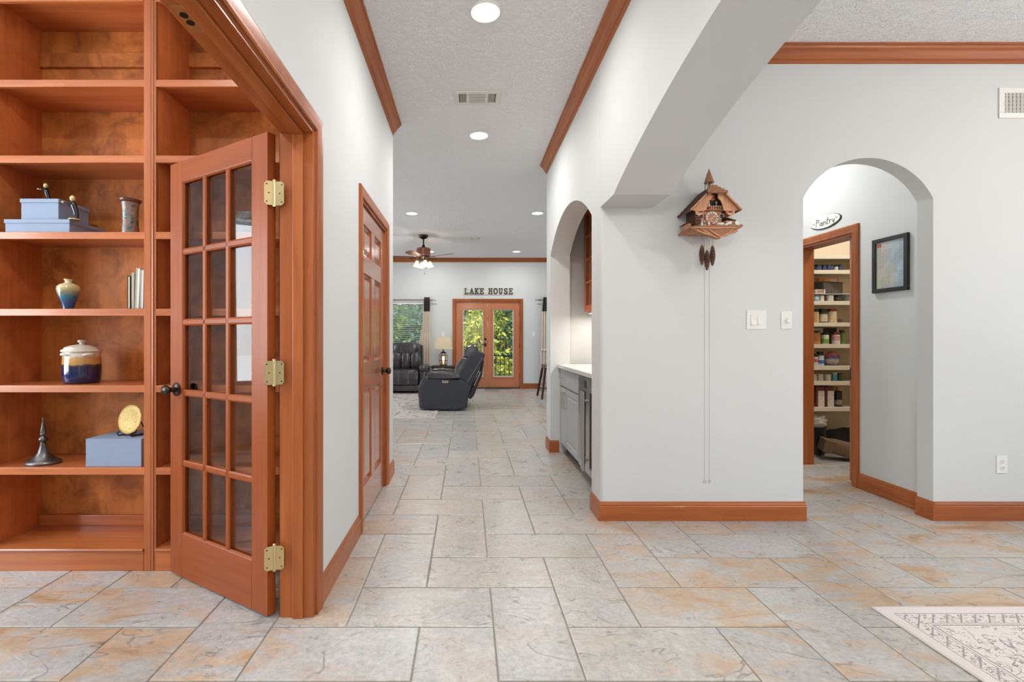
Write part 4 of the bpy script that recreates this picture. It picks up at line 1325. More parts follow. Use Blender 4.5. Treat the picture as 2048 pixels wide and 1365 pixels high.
# gable boards
gl_ = [(-.142, .182), (-.020, .298), (-.018, .245), (-.034, .232), (-.046, .205), (-.052, .172), (-.066, .168), (-.074, .148), (-.098, .136), (-.116, .146), (-.120, .166), (-.136, .172)]
MB().prism(gl_, 'y', -.176, -.166).build('gable_board', M['clock_panel'], ck, bevel=.0015)
MB().prism([(-x, z) for x, z in gl_], 'y', -.176, -.166).build('gable_board', M['clock_panel'], ck, bevel=.0015)
for sg in (-1, 1):
    for i in range(7):
        x = sg * (.060 + i * .010)
        z1 = .298 - (abs(x) - .02) * .95 - .010
        B(x - .0006, x + .0006, -.1768, -.176, max(.150, z1 - .05), z1).build('groove', M['clock_wood'], ck)
    for j, x in enumerate((.075, .085, .092, .101)):
        B(sg * x - .0025, sg * x + .0025, -.178, -.176, .156, .166 if j else .170).build('painted_mark', M['black'] if j else M['cpaint_r'], ck)
# cuckoo door, dancers, balcony
d_ = MB().prism([(-.014, .252), (.014, .252), (.014, .274), (0, .282), (-.014, .274)], 'y', -.140, -.132).build('cuckoo_door', M['cpaint_r'], ck, bevel=.001)
stroke_mb([[(-.005, .258), (.006, .272)]], .003, .001, lambda u, v, q: (u, -.140 - q, v)).build('door_mark', M['ivory'], d_)
MB().prism([(-.020, .246), (.020, .246), (.020, .276), (0, .290), (-.020, .276)], 'y', -.132, -.120).build('door_surround', M['clock_panel'], ck, bevel=.001)
for i, x in enumerate((-.022, .024)):
    MB().prism([(x - .018, .206)] + [(x + u, .222 + v) for u, v in arcpts(0, 0, .018, .018, 180, 0, 8)] + [(x + .018, .206)], 'y', -.134, -.128).build('dancer_opening', M['black'], ck)
    f_ = MB().lathe([(0, .200), (.010, .200), (.007, .214), (.004, .222), (0, .223)], 12, (x, -.142, 0)).build('dancer', (M['cpaint_w'], M['cpaint_b'])[i], ck, smooth=50)
    MB().ell((x, -.142, .228), (.006, .006, .007), 10, 8).build('dancer_head', M['skin'], f_, smooth=60)
B(-.060, .066, -.152, -.128, .176, .182).build('balcony_floor', M['clock_wood'], ck, bevel=.001)
for i in range(9):
    x = -.056 + .118 * i / 8
    MB().lathe([(.0045, .182), (.006, .187), (.003, .193), (.0055, .199), (.002, .203)], 8, (x, -.149, 0)).build('baluster', (M['clock_panel'], M['cpaint_g'], M['cpaint_r'])[i % 3 if i < 4 else 0], ck, smooth=50)
B(-.060, .066, -.153, -.146, .200, .204).build('balcony_rail', M['clock_panel'], ck)
# dial
dz, dx_ = .132, -.004
dl = MB().lathe([(0, -.146), (.026, -.146), (.027, -.150), (.037, -.150), (.040, -.147), (.040, -.132)], 40, (dx_, 0, dz), 'y').build('dial', M['ivory'], ck, smooth=40)
MB().lathe([(0, -.1475), (.0255, -.1475), (.0255, -.146)], 32, (dx_, 0, dz), 'y').build('dial_centre', M['clock_wood'], dl)
for h in range(12):
    a = R(90 - 30 * h)
    ca, sa = math.cos(a), math.sin(a)
    nstr = (2, 1, 2, 3, 2, 2, 2, 3, 3, 2, 2, 2)[h]
    st_ = []
    for q in range(nstr):
        off_ = (q - (nstr - 1) / 2) * .0032
        st_.append([(dx_ + ca * .0285 - sa * off_, dz + sa * .0285 + ca * off_), (dx_ + ca * .0355 - sa * off_, dz + sa * .0355 + ca * off_)])
    if h in (5, 10, 0, 9):
        st_[0] = [(st_[0][0][0], st_[0][0][1]), (st_[-1][1][0], st_[-1][1][1])]
    stroke_mb(st_, .0022, .0008, lambda u, v, q: (u, -.150 - q, v)).build('numeral', M['black'], dl)
stroke_mb([[(dx_, dz), (dx_ - .012, dz - .012)]], .004, .001, lambda u, v, q: (u, -.1495 - q, v)).build('hour_hand', M['ivory'], dl)
stroke_mb([[(dx_, dz), (dx_ + .020, dz + .014)]], .003, .001, lambda u, v, q: (u, -.1515 - q, v)).build('minute_hand', M['ivory'], dl)
# shutters and flower boxes either side of the dial
for x in (-.066, .060):
    B(x - .014, x + .014, -.136, -.131, .128, .160).build('window_frame', M['ivory'], ck)
    B(x - .010, x + .010, -.1372, -.136, .132, .156).build('window_light', M['slot'], ck)
    for sx in (-1, 1):
        B(x + sx * .019 - .005, x + sx * .019 + .005, -.136, -.131, .128, .160).build('shutter', M['cpaint_r'], ck)
# yard: log pile, bench hut, side shed, figures, mill stone, goat
for i in range(5):
    MB().tube([(-.118, -.168, .082 + i * .012), (-.086, -.172, .082 + i * .012)], .006, 8).build('stacked_log', M['clock_dark'], ck, smooth=50)
    MB().tube([(-.114, -.166, .088 + i * .012), (-.114, -.10, .088 + i * .012)], .005, 8).build('stacked_log', M['clock_dark'], ck, smooth=50)
hut = B(-.135, -.108, -.11, -.03, .074, .108).build('hut', M['clock_panel'], ck)
MB().prism([(-.150, .104), (-.098, .118), (-.098, .122), (-.150, .108)], 'y', -.12, -.02).build('hut_roof', M['clock_dark'], hut)
shed = B(.070, .128, -.165, -.06, .074, .110).build('shed', M['clock_panel'], ck)
MB().prism([(.062, .128), (.142, .104), (.142, .108), (.062, .134)], 'y', -.172, -.05).build('shed_roof', M['clock_dark'], shed)
for i, (x, y, mt) in enumerate(((-.082, -.175, 'cpaint_w'), (-.062, -.170, 'cpaint_b'), (-.040, -.178, 'cpaint_w'), (-.022, -.174, 'cpaint_r'))):
    f_ = MB().lathe([(0, .074), (.008, .074), (.006, .092), (.003, .098), (0, .099)], 10, (x, y, 0)).build('yard_figure', M[mt], ck, smooth=50)
    MB().ell((x, y, .103), (.0055, .0055, .006), 10, 8).build('figure_head', M['skin'], f_, smooth=60)
MB().ell((.036, -.172, .086), (.024, .010, .012), 12, 8).build('white_animal', M['cpaint_w'], ck, smooth=60)
MB().tube([(.060, -.178, .080), (.094, -.178, .094)], [.009, .011], 10).build('trough', M['cpaint_w'], ck, smooth=50)
MB().lathe([(0, -.004), (.014, -.004), (.014, .004), (0, .004)], 16, (.132, -.176, .094), 'y').build('mill_wheel', M['cpaint_w'], ck)
for i in range(8):
    MB().ell((-.10 + i * .03, -.184, .078), (.010, .006, .005), 8, 6).build('garden_tuft', M['cpaint_g'] if i % 3 == 0 else M['clock_panel'], ck, smooth=60)
# steeple
for sx in (-1, 1):
    for sy in (-1, 1):
        B(sx * .016 - .002, sx * .016 + .002, -.10 + sy * .016 - .002, -.10 + sy * .016 + .002, .300, .366).build('belfry_post', M['chain'], ck)
MB().lathe([(.011, .338), (.009, .350), (.005, .358), (0, .360)], 12, (0, -.10, 0)).build('bell', M['brass'], ck, smooth=50)
stp = MB()
for r0, z0, r1, z1 in ((.031, .362, .020, .390), (.0235, .386, .014, .412), (.017, .408, .006, .436), (.0065, .434, .002, .450)):
    stp.lathe([(0, z0 + .002), (r0, z0), (r1, z1), (0, z1)], 8, (0, -.10, 0))
stp.build('steeple_roof', M['clock_shingle'], ck)
# pine-cone weights on chains
def cone_weight(x, y, z1, L):
    pr = []
    nn = 26
    for i in range(nn + 1):
        t_ = i / nn
        r_ = .0165 * (math.sin(math.pi * (t_ * .86 + .08)) ** .75) * (1.0 + .16 * ((i % 2) * 2 - 1) * (0 < i < nn))
        pr.append((max(r_, .001), -L * t_))
    return MB().lathe(pr, 14, (x, y, z1)).build('pine_cone_weight', M['cone'], ck, smooth=30)
for x, z1, L in ((-.044, -.030, .122), (-.012, -.062, .122), (.022, -.034, .122)):
    cone_weight(x, -.10, z1, L)
    MB().tube([(x, -.10, z1), (x, -.10, .03)], .0012, 5).build('weight_chain', M['chain'], ck)
    MB().tube([(x + .005 * math.cos(a * .785), -.10, z1 + .005 + .005 * math.sin(a * .785)) for a in range(8)], .0012, 5, True).build('hook_ring', M['chain'], ck)
MB().lathe([(0, -.003), (.012, -.003), (.013, 0), (.012, .003), (0, .003)], 18, (-.026, -.085, -.034), 'y').build('pendulum_disc', M['brass'], ck, smooth=40)
MB().tube([(-.026, -.085, -.03), (-.026, -.085, .03)], .0012, 5).build('pendulum_rod', M['chain'], ck)
# long pull chains with rings: beaded links
for x, ztop, zb in ((-.028, .02, -1.522 + 0.02), (.002, .02, -1.50)):
    mb = MB()
    nn = 300
    mb.tube([(x, -.10, ztop - (ztop - zb) * i / 60) for i in range(61)], .0009, 5)
    for i in range(nn):
        z = ztop + (zb - ztop) * i / nn
        mb.add([(x - .0018, -.10, z), (x, -.1018, z), (x + .0018, -.10, z), (x, -.0982, z), (x, -.10, z + .002), (x, -.10, z - .002)], [(0, 1, 4), (1, 2, 4), (2, 3, 4), (3, 0, 4), (1, 0, 5), (2, 1, 5), (3, 2, 5), (0, 3, 5)])
    o = mb.build('pull_chain', M['chain'], ck)
    MB().tube([(x + .008 * math.cos(a * .524), -.10, zb - .008 + .008 * math.sin(a * .524)) for a in range(12)], .0016, 6, True).build('end_ring', M['chain'], ck, smooth=60)

# ================================================================== BAR NICHE
M['cabgrey'] = plain('grey_cabinet_paint', (172, 174, 172), .4, var=.02)
M['toe'] = plain('teal_grey_toe_kick', (70, 86, 88), .6, var=.05)
k = NT('white_granite')
co = k.coord()
k.set(k.ramp(k.noise(co, 60, 6, .7), [(.3, lin((196, 192, 186))), (.5, lin((228, 226, 220))), (.75, lin((236, 234, 230)))]), .18)
M['granite'] = k.m
CX0, CX1 = .975, 1.58
def raised(parent, x, y0, y1, z0, z1, name='door', fw=.055):
    """raised panel cabinet door facing -x at plane x"""
    mb = MB()
    q = [(0, 0), (fw, 0), (fw + .006, .006), (fw + .010, .006), (fw + .030, .0015)]
    vs_ = []
    for ins, dep in q:
        vs_ += [(x + dep, y0 + ins, z0 + ins), (x + dep, y1 - ins, z0 + ins), (x + dep, y1 - ins, z1 - ins), (x + dep, y0 + ins, z1 - ins)]
    vs_ += [(x + .018, y0, z0), (x + .018, y1, z0), (x + .018, y1, z1), (x + .018, y0, z1)]
    fs = []
    for r_ in range(len(q) - 1):
        for i in range(4):
            j = (i + 1) % 4
            fs.append((r_ * 4 + i, r_ * 4 + j, (r_ + 1) * 4 + j, (r_ + 1) * 4 + i))
    e = 4 * (len(q) - 1)
    fs.append((e, e + 1, e + 2, e + 3))
    b_ = 4 * len(q)
    for i in range(4):
        j = (i + 1) % 4
        fs.append((i, b_ + i, b_ + j, j))
    fs.append((b_, b_ + 1, b_ + 2, b_ + 3))
    return mb.add(vs_, fs).build(name, M['cabgrey'], parent)
def pull(parent, x, y, z0, z1, mat):
    o = MB().tube([(x - .030, y, z0 - .012), (x - .030, y, z1 + .012)], .0055, 10).build('handle', mat, parent, smooth=50)
    for z in (z0, z1):
        MB().tube([(x - .030, y, z), (x, y, z)], .004, 8).build('handle_post', mat, o, smooth=50)
    return o
for lab, y0, y1, hy, dr in (('narrow grey base cabinet at the far end of the bar niche', 4.635, 4.915, 4.675, True), ('wider grey base cabinet beside the wine cooler', 4.09, 4.632, 4.592, False)):
    t = thing('base_cabinet', lab, 'cabinet', (0, 0, 0), group='bar base cabinets')
    B(CX0, CX1, y0, y1, .10, .872).build('carcass', M['cabgrey'], t)
    B(CX0 + .05, CX1, y0, y1, 0, .10).build('toe_kick', M['toe'], t)
    dd = raised(t, CX0 - .019, y0 + .004, y1 - .004, .115, .685, 'door')
    pull(dd, CX0 - .019, hy, .50, .645, M['steel'])
    if dr:
        w_ = B(CX0 - .019, CX0 - .0005, y0 + .004, y1 - .004, .70, .865).build('drawer', M['cabgrey'], t, bevel=.002)
        o = MB().tube([(CX0 - .047, y0 + .08, .785), (CX0 - .047, y1 - .05, .785)], .0055, 10).build('handle', M['chrome'], w_, smooth=50)
        for yy in (y0 + .09, y1 - .06):
            MB().tube([(CX0 - .047, yy, .785), (CX0 - .019, yy, .785)], .004, 8).build('handle_post', M['chrome'], o)
    else:
        B(CX0 - .019, CX0 - .0005, y0 + .004, y1 - .004, .70, .865).build('false_front', M['cabgrey'], t, bevel=.002)
t = thing('wine_cooler', 'stainless double-door beverage cooler under the bar counter', 'cooler', (0, 0, 0))
cy0, cy1 = 3.475, 4.085
B(CX0 + .02, CX1, cy0, cy1, .09, .868).build('body', M['black'], t)
B(CX0 + .012, CX1 - .1, cy0, cy1, .005, .088).build('plinth', M['black'], t)
g_ = B(CX0 + .004, CX0 + .012, cy0, cy1, .012, .092).build('grille', M['steel'], t, bevel=.001)
for i in range(6):
    B(CX0 + .0025, CX0 + .004, cy0 + .03, cy1 - .03, .022 + i * .011, .027 + i * .011).build('grille_slot', M['slot'], g_)
ym = (cy0 + cy1) / 2
for y0, y1, hy in ((ym + .002, cy1 - .002, ym + .032), (cy0 + .002, ym - .002, ym - .034)):
    mb = MB()
    for a, b, c, e in ((y0, y0 + .05, .10, .862), (y1 - .05, y1, .10, .862), (y0 + .05, y1 - .05, .10, .16), (y0 + .05, y1 - .05, .75, .862)):
        mb.box(CX0 - .02, CX0 + .018, a, b, c, e)
    dr = mb.build('door', M['steel'], t, bevel=.002)
    B(CX0 - .012, CX0 - .008, y0 + .05, y1 - .05, .16, .75).build('glass_pane', M['smoke'], dr)
    o = MB().tube([(CX0 - .058, hy, .135), (CX0 - .058, hy, .76)], .010, 14).build('handle', M['steel'], t, smooth=50)
    for z in (.22, .68):
        MB().tube([(CX0 - .058, hy, z), (CX0 - .018, hy, z)], .007, 8).build('handle_post', M['steel'], o, smooth=50)
B(CX0 - .0215, CX0 - .019, ym + .03, ym + .10, .775, .835).build('display', M['black'], t)
t = thing('bar_filler', 'grey cabinet panel at the near end of the bar niche', 'cabinet', (0, 0, 0))
B(CX0, CX1, 3.295, 3.472, .10, .872).build('carcass', M['cabgrey'], t)
B(CX0 - .018, CX0 - .0005, 3.30, 3.468, .115, .865).build('panel', M['cabgrey'], t, bevel=.002)
B(CX0 + .05, CX1, 3.295, 3.472, 0, .10).build('toe_kick', M['toe'], t)
tag(B(.93, 1.595, 3.295, 4.917, .874, .912).build('countertop', M['granite'], None, bevel=.006, seg=3), 'pale granite countertop across the bar niche', 'countertop')
# wall cabinet with muntined glass door
t = thing('wall_cabinet', 'orange stained glass-door wall cabinet in the bar niche', 'cabinet', (0, 0, 0))
wx0, wy0, wy1, wz0, wz1 = 1.245, 3.25, 4.985, 1.455, 2.52
mb = MB().box(wx0, 1.595, wy1 - .018, wy1, wz0, wz1).box(wx0, 1.595, wy0, wy0 + .018, wz0, wz1).box(wx0, 1.595, wy0, wy1, wz0, wz0 + .018).box(wx0, 1.595, wy0, wy1, wz1 - .018, wz1).box(1.58, 1.595, wy0, wy1, wz0, wz1)
mb.build('carcass', M['bar_cab'], t)
for a, b in ((wy1 - .43, wy1), (wy1 - .865, wy1 - .433), (wy1 - 1.30, wy1 - .868), (wy0, wy1 - 1.303)):
    mb = MB()
    for y0, y1, z0, z1 in ((a, a + .055, wz0, wz1), (b - .055, b, wz0, wz1), (a + .055, b - .055, wz0, wz0 + .06), (a + .055, b - .055, wz1 - .06, wz1)):
        mb.box(wx0 - .02, wx0 - .0005, y0, y1, z0, z1)
    dr = mb.build('door', M['bar_cab'], t, bevel=.003)
    for i in range(1, 4):
        z = wz0 + .06 + (wz1 - wz0 - .12) * i / 4
        B(wx0 - .017, wx0 - .003, a + .055, b - .055, z - .009, z + .009).build('muntin', M['bar_cab'], dr)
    B(wx0 - .017, wx0 - .003, (a + b) / 2 - .009, (a + b) / 2 + .009, wz0 + .06, wz1 - .06).build('muntin', M['bar_cab'], dr)
    B(wx0 - .011, wx0 - .008, a + .055, b - .055, wz0 + .06, wz1 - .06).build('glass_pane', M['glass'], dr)
for z in (1.72, 1.98, 2.24):
    B(wx0 + .02, 1.58, wy0 + .018, wy1 - .018, z - .016, z).build('shelf', M['bar_cab'], t)
gm = plain('stemware_white', (222, 222, 216), .15, var=.02)
for i, (y, z, lab) in enumerate(((4.78, 1.72, 'white stemmed cup on the lowest shelf of the bar wall cabinet'), (4.80, 1.98, 'white stemmed cup on the middle shelf of the bar wall cabinet'), (4.78, 2.24, 'white stemmed cup on the top shelf of the bar wall cabinet'))):
    c_ = thing('stem_cup', lab, 'cup', (1.36, y, z + .0005), group='cups in the bar cabinet')
    MB().lathe([(0, 0), (.032, 0), (.030, .004), (.006, .010), (.005, .05), (.02, .062), (.034, .09), (.036, .12), (.033, .12), (.028, .085), (0, .07)], 20).build('cup_body', gm, c_, smooth=50)
t = thing('under_cabinet_light', 'slim white light bar under the bar wall cabinet', 'light', (0, 0, 0))
B(1.255, 1.30, 3.35, 4.94, wz0 - .022, wz0 - .001).build('housing', M['white'], t, bevel=.002)
B(1.262, 1.293, 3.37, 4.92, wz0 - .026, wz0 - .021).build('lens', emit('strip_lens', (255, 248, 236), 3), t)
light('under_cabinet_lamp', 'AREA', (1.28, 4.14, wz0 - .035), 16, (1, .95, .87), .05, 1.5)

# ================================================================== PANTRY
M['shelfwhite'] = plain('cream_shelf_paint', (232, 220, 198), .5, var=.02)
PX0, PX1, PY0, PY1 = 3.235, 4.795, 4.74, 5.055
ps = thing('pantry_shelving', 'cream painted pantry shelving seen through the pocket door', 'shelving', (0, 0, 0))
PZ = {'A': 2.01, 'B': 1.86, 'C': 1.55, 'D': 1.335, 'E': 1.12, 'F': .902, 'G': .75, 'H': .49}
for z in PZ.values():
    B(PX0, PX1, PY0 + .018, PY1, z - .018, z).build('shelf_board', M['shelfwhite'], ps)
    B(PX0, PX1, PY0, PY0 + .018, z - .040, z).build('shelf_edge', M['shelfwhite'], ps, bevel=.002)
def can(lab, x, z, r, h, col, y=None, lidc=None, lidh=.0, name='can', cat='can', band=None, group='tins and jars in the pantry', neck=None):
    t = thing(name, lab, cat, (x, y if y is not None else PY0 + .03 + r, z + .0005), group=group)
    bm_ = col if not isinstance(col, tuple) else plain(name + '_body', col, .4, var=.12, scale=40)
    if lidh:
        nr = neck or r * .96
        MB().lathe([(0, 0), (r * .95, 0), (r, .004), (r, h - lidh - .008), (nr * .95, h - lidh), (0, h - lidh)], 24).build('jar_body', bm_, t, smooth=40)
        MB().lathe([(0, h - lidh), (nr, h - lidh), (nr, h - .003), (nr * .93, h), (0, h)], 24).build('lid', plain('lid_paint', lidc, .4, var=.05), t, smooth=40)
    else:
        MB().lathe([(0, 0), (r * .97, 0), (r, .003), (r * .97, .006), (r * .97, h - .006), (r, h - .003), (r * .95, h), (0, h - .003)], 24).build('can_body', bm_, t, smooth=40)
    if band:
        c_, a, b = band
        MB().lathe([(r * 1.006, h * a), (r * 1.006, h * b)], 24).build('paper_label', plain('label_paper', c_, .6, var=.18, scale=70), t, smooth=60)
    return t
def carton(lab, x0, x1, z, h, col, y0=PY0 + .03, dpt=.12, name='carton', cat='box', panel=None, group='cartons in the pantry', rz=0):
    t = thing(name, lab, cat, ((x0 + x1) / 2, y0 + dpt / 2, z + .0005), rz, group=group)
    a, b = (x1 - x0) / 2, dpt / 2
    B(-a, a, -b, b, 0, h).build('box_body', plain(name + '_card', col, .55, var=.1, scale=30), t, bevel=.001)
    if panel:
        c_, u0, u1, v0, v1 = panel
        B(-a + 2 * a * u0, -a + 2 * a * u1, -b - .0008, -b, h * v0, h * v1).build('printed_panel', plain('carton_print', c_, .55, var=.22, scale=90), t)
    return t
s200 = FPX / PY0
def px(x):
    return (x - 934.5) * (PY0 + .05) / FPX
# row B: five dark tins
for i, (a, b) in enumerate(((1632, 1643.5), (1644, 1652), (1653, 1667), (1668, 1675), (1676, 1685))):
    can(('dark blue tin leftmost on the upper pantry shelf', 'black tin second from left on the upper pantry shelf', 'wide navy tin mid upper pantry shelf', 'pale label tin fourth on the upper pantry shelf', 'dark tin rightmost on the upper pantry shelf')[i],
        px((a + b) / 2), PZ['B'], (b - a) / 2 / 199, .058, ((38, 40, 62), (26, 26, 32), (36, 42, 72), (60, 60, 72), (40, 42, 56))[i], lidc=(30, 30, 36), lidh=.012 if i != 3 else .014, band=((196, 190, 190), .1, .6) if i == 3 else ((60, 66, 104), .2, .6), name='tin', cat='tin')
# row C
can('blue and white tin below the pantry basket', px(1633), PZ['C'], .026, .058, (120, 160, 196), band=((206, 220, 230), .3, .7))
can('cream tin below the pantry basket', px(1643), PZ['C'], .021, .058, (226, 214, 190))
can('silver swirl tin below the pantry basket', px(1661), PZ['C'], .032, .062, (190, 188, 178), band=((206, 204, 196), .1, .9))
can('black label tin below the pantry basket', px(1677), PZ['C'], .026, .060, (44, 40, 36), band=((90, 80, 60), .3, .6))
rk = thing('shelf_riser', 'thin clear shelf riser under the pantry basket', 'shelf riser', (0, 0, 0))
B(px(1622), px(1700), PY0 + .022, PY1 - .04, PZ['C'] + .070, PZ['C'] + .075).build('riser_top', M['whitep'], rk)
for x in (px(1623), px(1699)):
    B(x - .003, x + .003, PY0 + .03, PY1 - .05, PZ['C'] + .0005, PZ['C'] + .070).build('riser_leg', M['whitep'], rk)
ZR = PZ['C'] + .0755
bk = thing('basket', 'dark perforated basket holding packets on the pantry riser', 'basket', (px(1662), PY0 + .16, ZR), R(18))
M['basket'] = plain('dark_woven_plastic', (58, 50, 46), .6, var=.35, scale=110, bump=.6)
mb = MB()
a, b, h = .14, .10, .12
for x0, x1, y0, y1 in ((-a, a, -b, -b + .006), (-a, a, b - .006, b), (-a, -a + .006, -b + .006, b - .006), (a - .006, a, -b + .006, b - .006)):
    mb.box(x0, x1, y0, y1, .006, h)
mb.box(-a, a, -b, b, 0, .006)
mb.build('basket_body', M['basket'], bk, bevel=.003)
mb = MB()
for i in range(14):
    for j in range(6):
        x, z = -a + .02 + (2 * a - .04) * i / 13, .02 + .08 * j / 5
        mb.lathe([(0, -.0012), (.005, -.0012), (.005, .0)], 6, (x, -b, z), 'y')
o = mb.build('perforations', plain('basket_holes', (150, 138, 124), .7), bk)
o['kind'] = 'stuff'
MB().tube([(-a, -b, h), (a, -b, h), (a, b, h), (-a, b, h)], .005, 6, True).build('basket_rim', M['basket'], bk)
carton('orange packet sticking out of the pantry basket', px(1646), px(1667), ZR + .01, .155, (206, 130, 62), y0=PY0 + .10, dpt=.05, group='packets in the pantry basket', panel=((226, 170, 90), .55, 1, .75, 1))
carton('pink and white packet sticking out of the pantry basket', px(1669), px(1690), ZR + .01, .160, (222, 140, 130), y0=PY0 + .13, dpt=.05, group='packets in the pantry basket', panel=((240, 216, 206), .1, .8, .7, .95))
carton('small pale packet in front of the pantry basket', px(1627), px(1647), ZR, .042, (214, 196, 180), y0=PY0 + .024, dpt=.022, panel=((176, 140, 120), .2, .7, .2, .8), group='packets in the pantry basket')
# row D
can('tan jar with black lid leftmost on the fourth pantry shelf', px(1632), PZ['D'], .032, .135, (206, 166, 116), lidc=(30, 28, 28), lidh=.026, name='jar', cat='jar')
can('black lid jar with cream label on the fourth pantry shelf', px(1648.5), PZ['D'], .040, .138, (60, 52, 44), lidc=(28, 26, 26), lidh=.026, name='jar', cat='jar', band=((214, 200, 170), .08, .62))
can('cream jar with red lid on the fourth pantry shelf', px(1667), PZ['D'], .042, .140, (224, 206, 168), lidc=(146, 44, 36), lidh=.026, name='jar', cat='jar', band=((212, 190, 156), .2, .6))
can('low brown tin behind the red-lid cream jar', px(1682), PZ['D'], .034, .036, (96, 60, 44), y=PY0 + .09)
# row E
carton('white box lying at the back of the fifth pantry shelf', px(1637), px(1664), PZ['E'], .165, (226, 216, 204), y0=PY0 + .17, dpt=.1)
carton('black tray box at the back of the fifth pantry shelf', px(1665), px(1692), PZ['E'], .165, (48, 42, 38), y0=PY0 + .17, dpt=.1)
can('amber jar with black lid on the fifth pantry shelf', px(1634), PZ['E'], .036, .135, (196, 140, 80), lidc=(30, 26, 24), lidh=.024, name='jar', cat='jar', band=((170, 110, 60), .2, .7))
can('green and white spice jar on the fifth pantry shelf', px(1652), PZ['E'], .033, .115, (210, 214, 190), lidc=(34, 36, 34), lidh=.022, name='jar', cat='jar', band=((120, 160, 70), .05, .45))
can('pale jar with dark red lid on the fifth pantry shelf', px(1674), PZ['E'], .036, .118, (226, 214, 206), lidc=(130, 40, 36), lidh=.024, name='jar', cat='jar', band=((206, 150, 150), .3, .7))
can('green bottle at the right of the fifth pantry shelf', px(1689), PZ['E'], .024, .14, (110, 150, 70), lidc=(60, 80, 40), lidh=.03, name='bottle', cat='bottle', y=PY0 + .08)
# row F
can('white bottle with red and blue print on the sixth pantry shelf', px(1631), PZ['F'], .028, .12, (220, 214, 216), lidc=(36, 34, 36), lidh=.03, name='bottle', cat='bottle', band=((196, 90, 80), .3, .55))
can('blue label bottle with black cap on the sixth pantry shelf', px(1642), PZ['F'], .034, .14, (206, 214, 226), lidc=(30, 28, 30), lidh=.036, name='bottle', cat='bottle', band=((70, 100, 170), .15, .4), neck=.03)
t = thing('snack_bag', 'crumpled bag in red, blue and clear plastic on the sixth pantry shelf', 'bag', (px(1671), PY0 + .12, PZ['F'] + .001))
k = NT('snack_bag_print')
co = k.coord()
sep = k.n('SeparateXYZ')
k.l(co, sep.inputs[0])
f_ = k.math('ADD', k.math('MULTIPLY', sep.outputs[2], 7.0), k.math('MULTIPLY', k.noise(co, 14, 4), .5))
k.set(k.ramp(f_, [(.3, lin((120, 108, 96))), (.62, lin((190, 184, 178))), (.8, lin((60, 80, 160))), (.95, lin((196, 60, 56))), (1.0, lin((216, 120, 110)))]), .25)
M['snack'] = k.m
bm = bmesh.new()
bmesh.ops.create_uvsphere(bm, u_segments=28, v_segments=18, radius=1)
for v in bm.verts:
    n_ = math.sin(v.co.x * 7 + 2 * v.co.z) * .06 + math.sin(v.co.y * 9 + v.co.x * 5) * .06
    v.co = Vector((v.co.x * .085 * (1 + n_), v.co.y * .06 * (1 + n_), max(0, (v.co.z + .75) * .075 * (1 + n_ + .25 * v.co.x))))
me = bpy.data.meshes.new('snack_bag')
bm.to_mesh(me)
bm.free()
me.materials.append(M['snack'])
o = bpy.data.objects.new('bag_body', me)
COL.objects.link(o)
o.parent = t
# row G
for i, (xx, r_, h, c_, l_, lab) in enumerate(((1629, .017, .066, (206, 198, 186), (200, 196, 190), 'small pale jar leftmost on the seventh pantry shelf'), (1641, .028, .070, (196, 186, 170), (190, 186, 180), 'small cream jar second on the seventh pantry shelf'),
        (1656, .030, .068, (206, 196, 176), (186, 180, 172), 'small tan jar third on the seventh pantry shelf'), (1669.5, .024, .082, (70, 150, 170), (196, 190, 180), 'turquoise jar on the seventh pantry shelf'), (1681, .026, .075, (60, 84, 50), (40, 50, 36), 'dark green jar on the seventh pantry shelf'))):
    can(lab, px(xx), PZ['G'], r_, h, c_, lidc=l_, lidh=.014, name='jar', cat='jar')
# row H
for x0, x1, lab in ((1629, 1646, 'red and white carton left on the lowest pantry shelf'), (1648, 1665, 'red and white carton second on the lowest pantry shelf')):
    carton(lab, px(x0), px(x1), PZ['H'], .205, (96, 44, 36), panel=((222, 210, 200), .25, 1.0, 0, .78), dpt=.1)
can('dark bottle with orange neck on the lowest pantry shelf', px(1678), PZ['H'], .036, .20, (36, 30, 28), lidc=(180, 110, 60), lidh=.04, name='bottle', cat='bottle', neck=.016, band=((140, 132, 120), .1, .35))
# floor of the pantry
def blob(name, label, cat, loc, rx, ry, rz, mat, seed, flat=.15, rough=.12, rot=0):
    t = thing(name, label, cat, loc, rot)
    rnd_ = random.Random(seed)
    ph = [rnd_.uniform(0, 6) for _ in range(6)]
    bm = bmesh.new()
    bmesh.ops.create_uvsphere(bm, u_segments=32, v_segments=20, radius=1)
    for v in bm.verts:
        c_ = v.co.copy()
        n_ = rough * (math.sin(5 * c_.x + ph[0] + 3 * c_.z) + math.sin(7 * c_.y + ph[1] + 4 * c_.x) + math.sin(11 * c_.z + ph[2] + 5 * c_.y)) * .5
        v.co = Vector((c_.x * rx * (1 + n_), c_.y * ry * (1 + n_), max(0.0, (c_.z + 1 - flat) * rz * (1 + n_))))
    me = bpy.data.meshes.new(name)
    bm.to_mesh(me)
    bm.free()
    me.materials.append(mat)
    me.polygons.foreach_set('use_smooth', [True] * len(me.polygons))
    o = bpy.data.objects.new('bag_body', me)
    COL.objects.link(o)
    o.parent = t
    return t
M['kraft'] = plain('kraft_paper', (122, 96, 70), .8, var=.12, bump=.2)
t = thing('paper_bag', 'brown paper bag lying on the pantry floor', 'bag', (3.64, 4.60, .006), R(-22))
t.rotation_euler = (0, R(14), R(-22))
MB().cush(-.17, .13, -.09, .09, .03, .17, .5).build('bag_body', M['kraft'], t, smooth=40)
MB().prism([(-.085, .03), (.085, .03), (.10, .15), (-.10, .15)], 'x', -.21, -.13).build('open_mouth', M['kraft'], t, bevel=.006)
M['whitebag'] = plain('white_plastic_bag', (206, 202, 194), .35, var=.06)
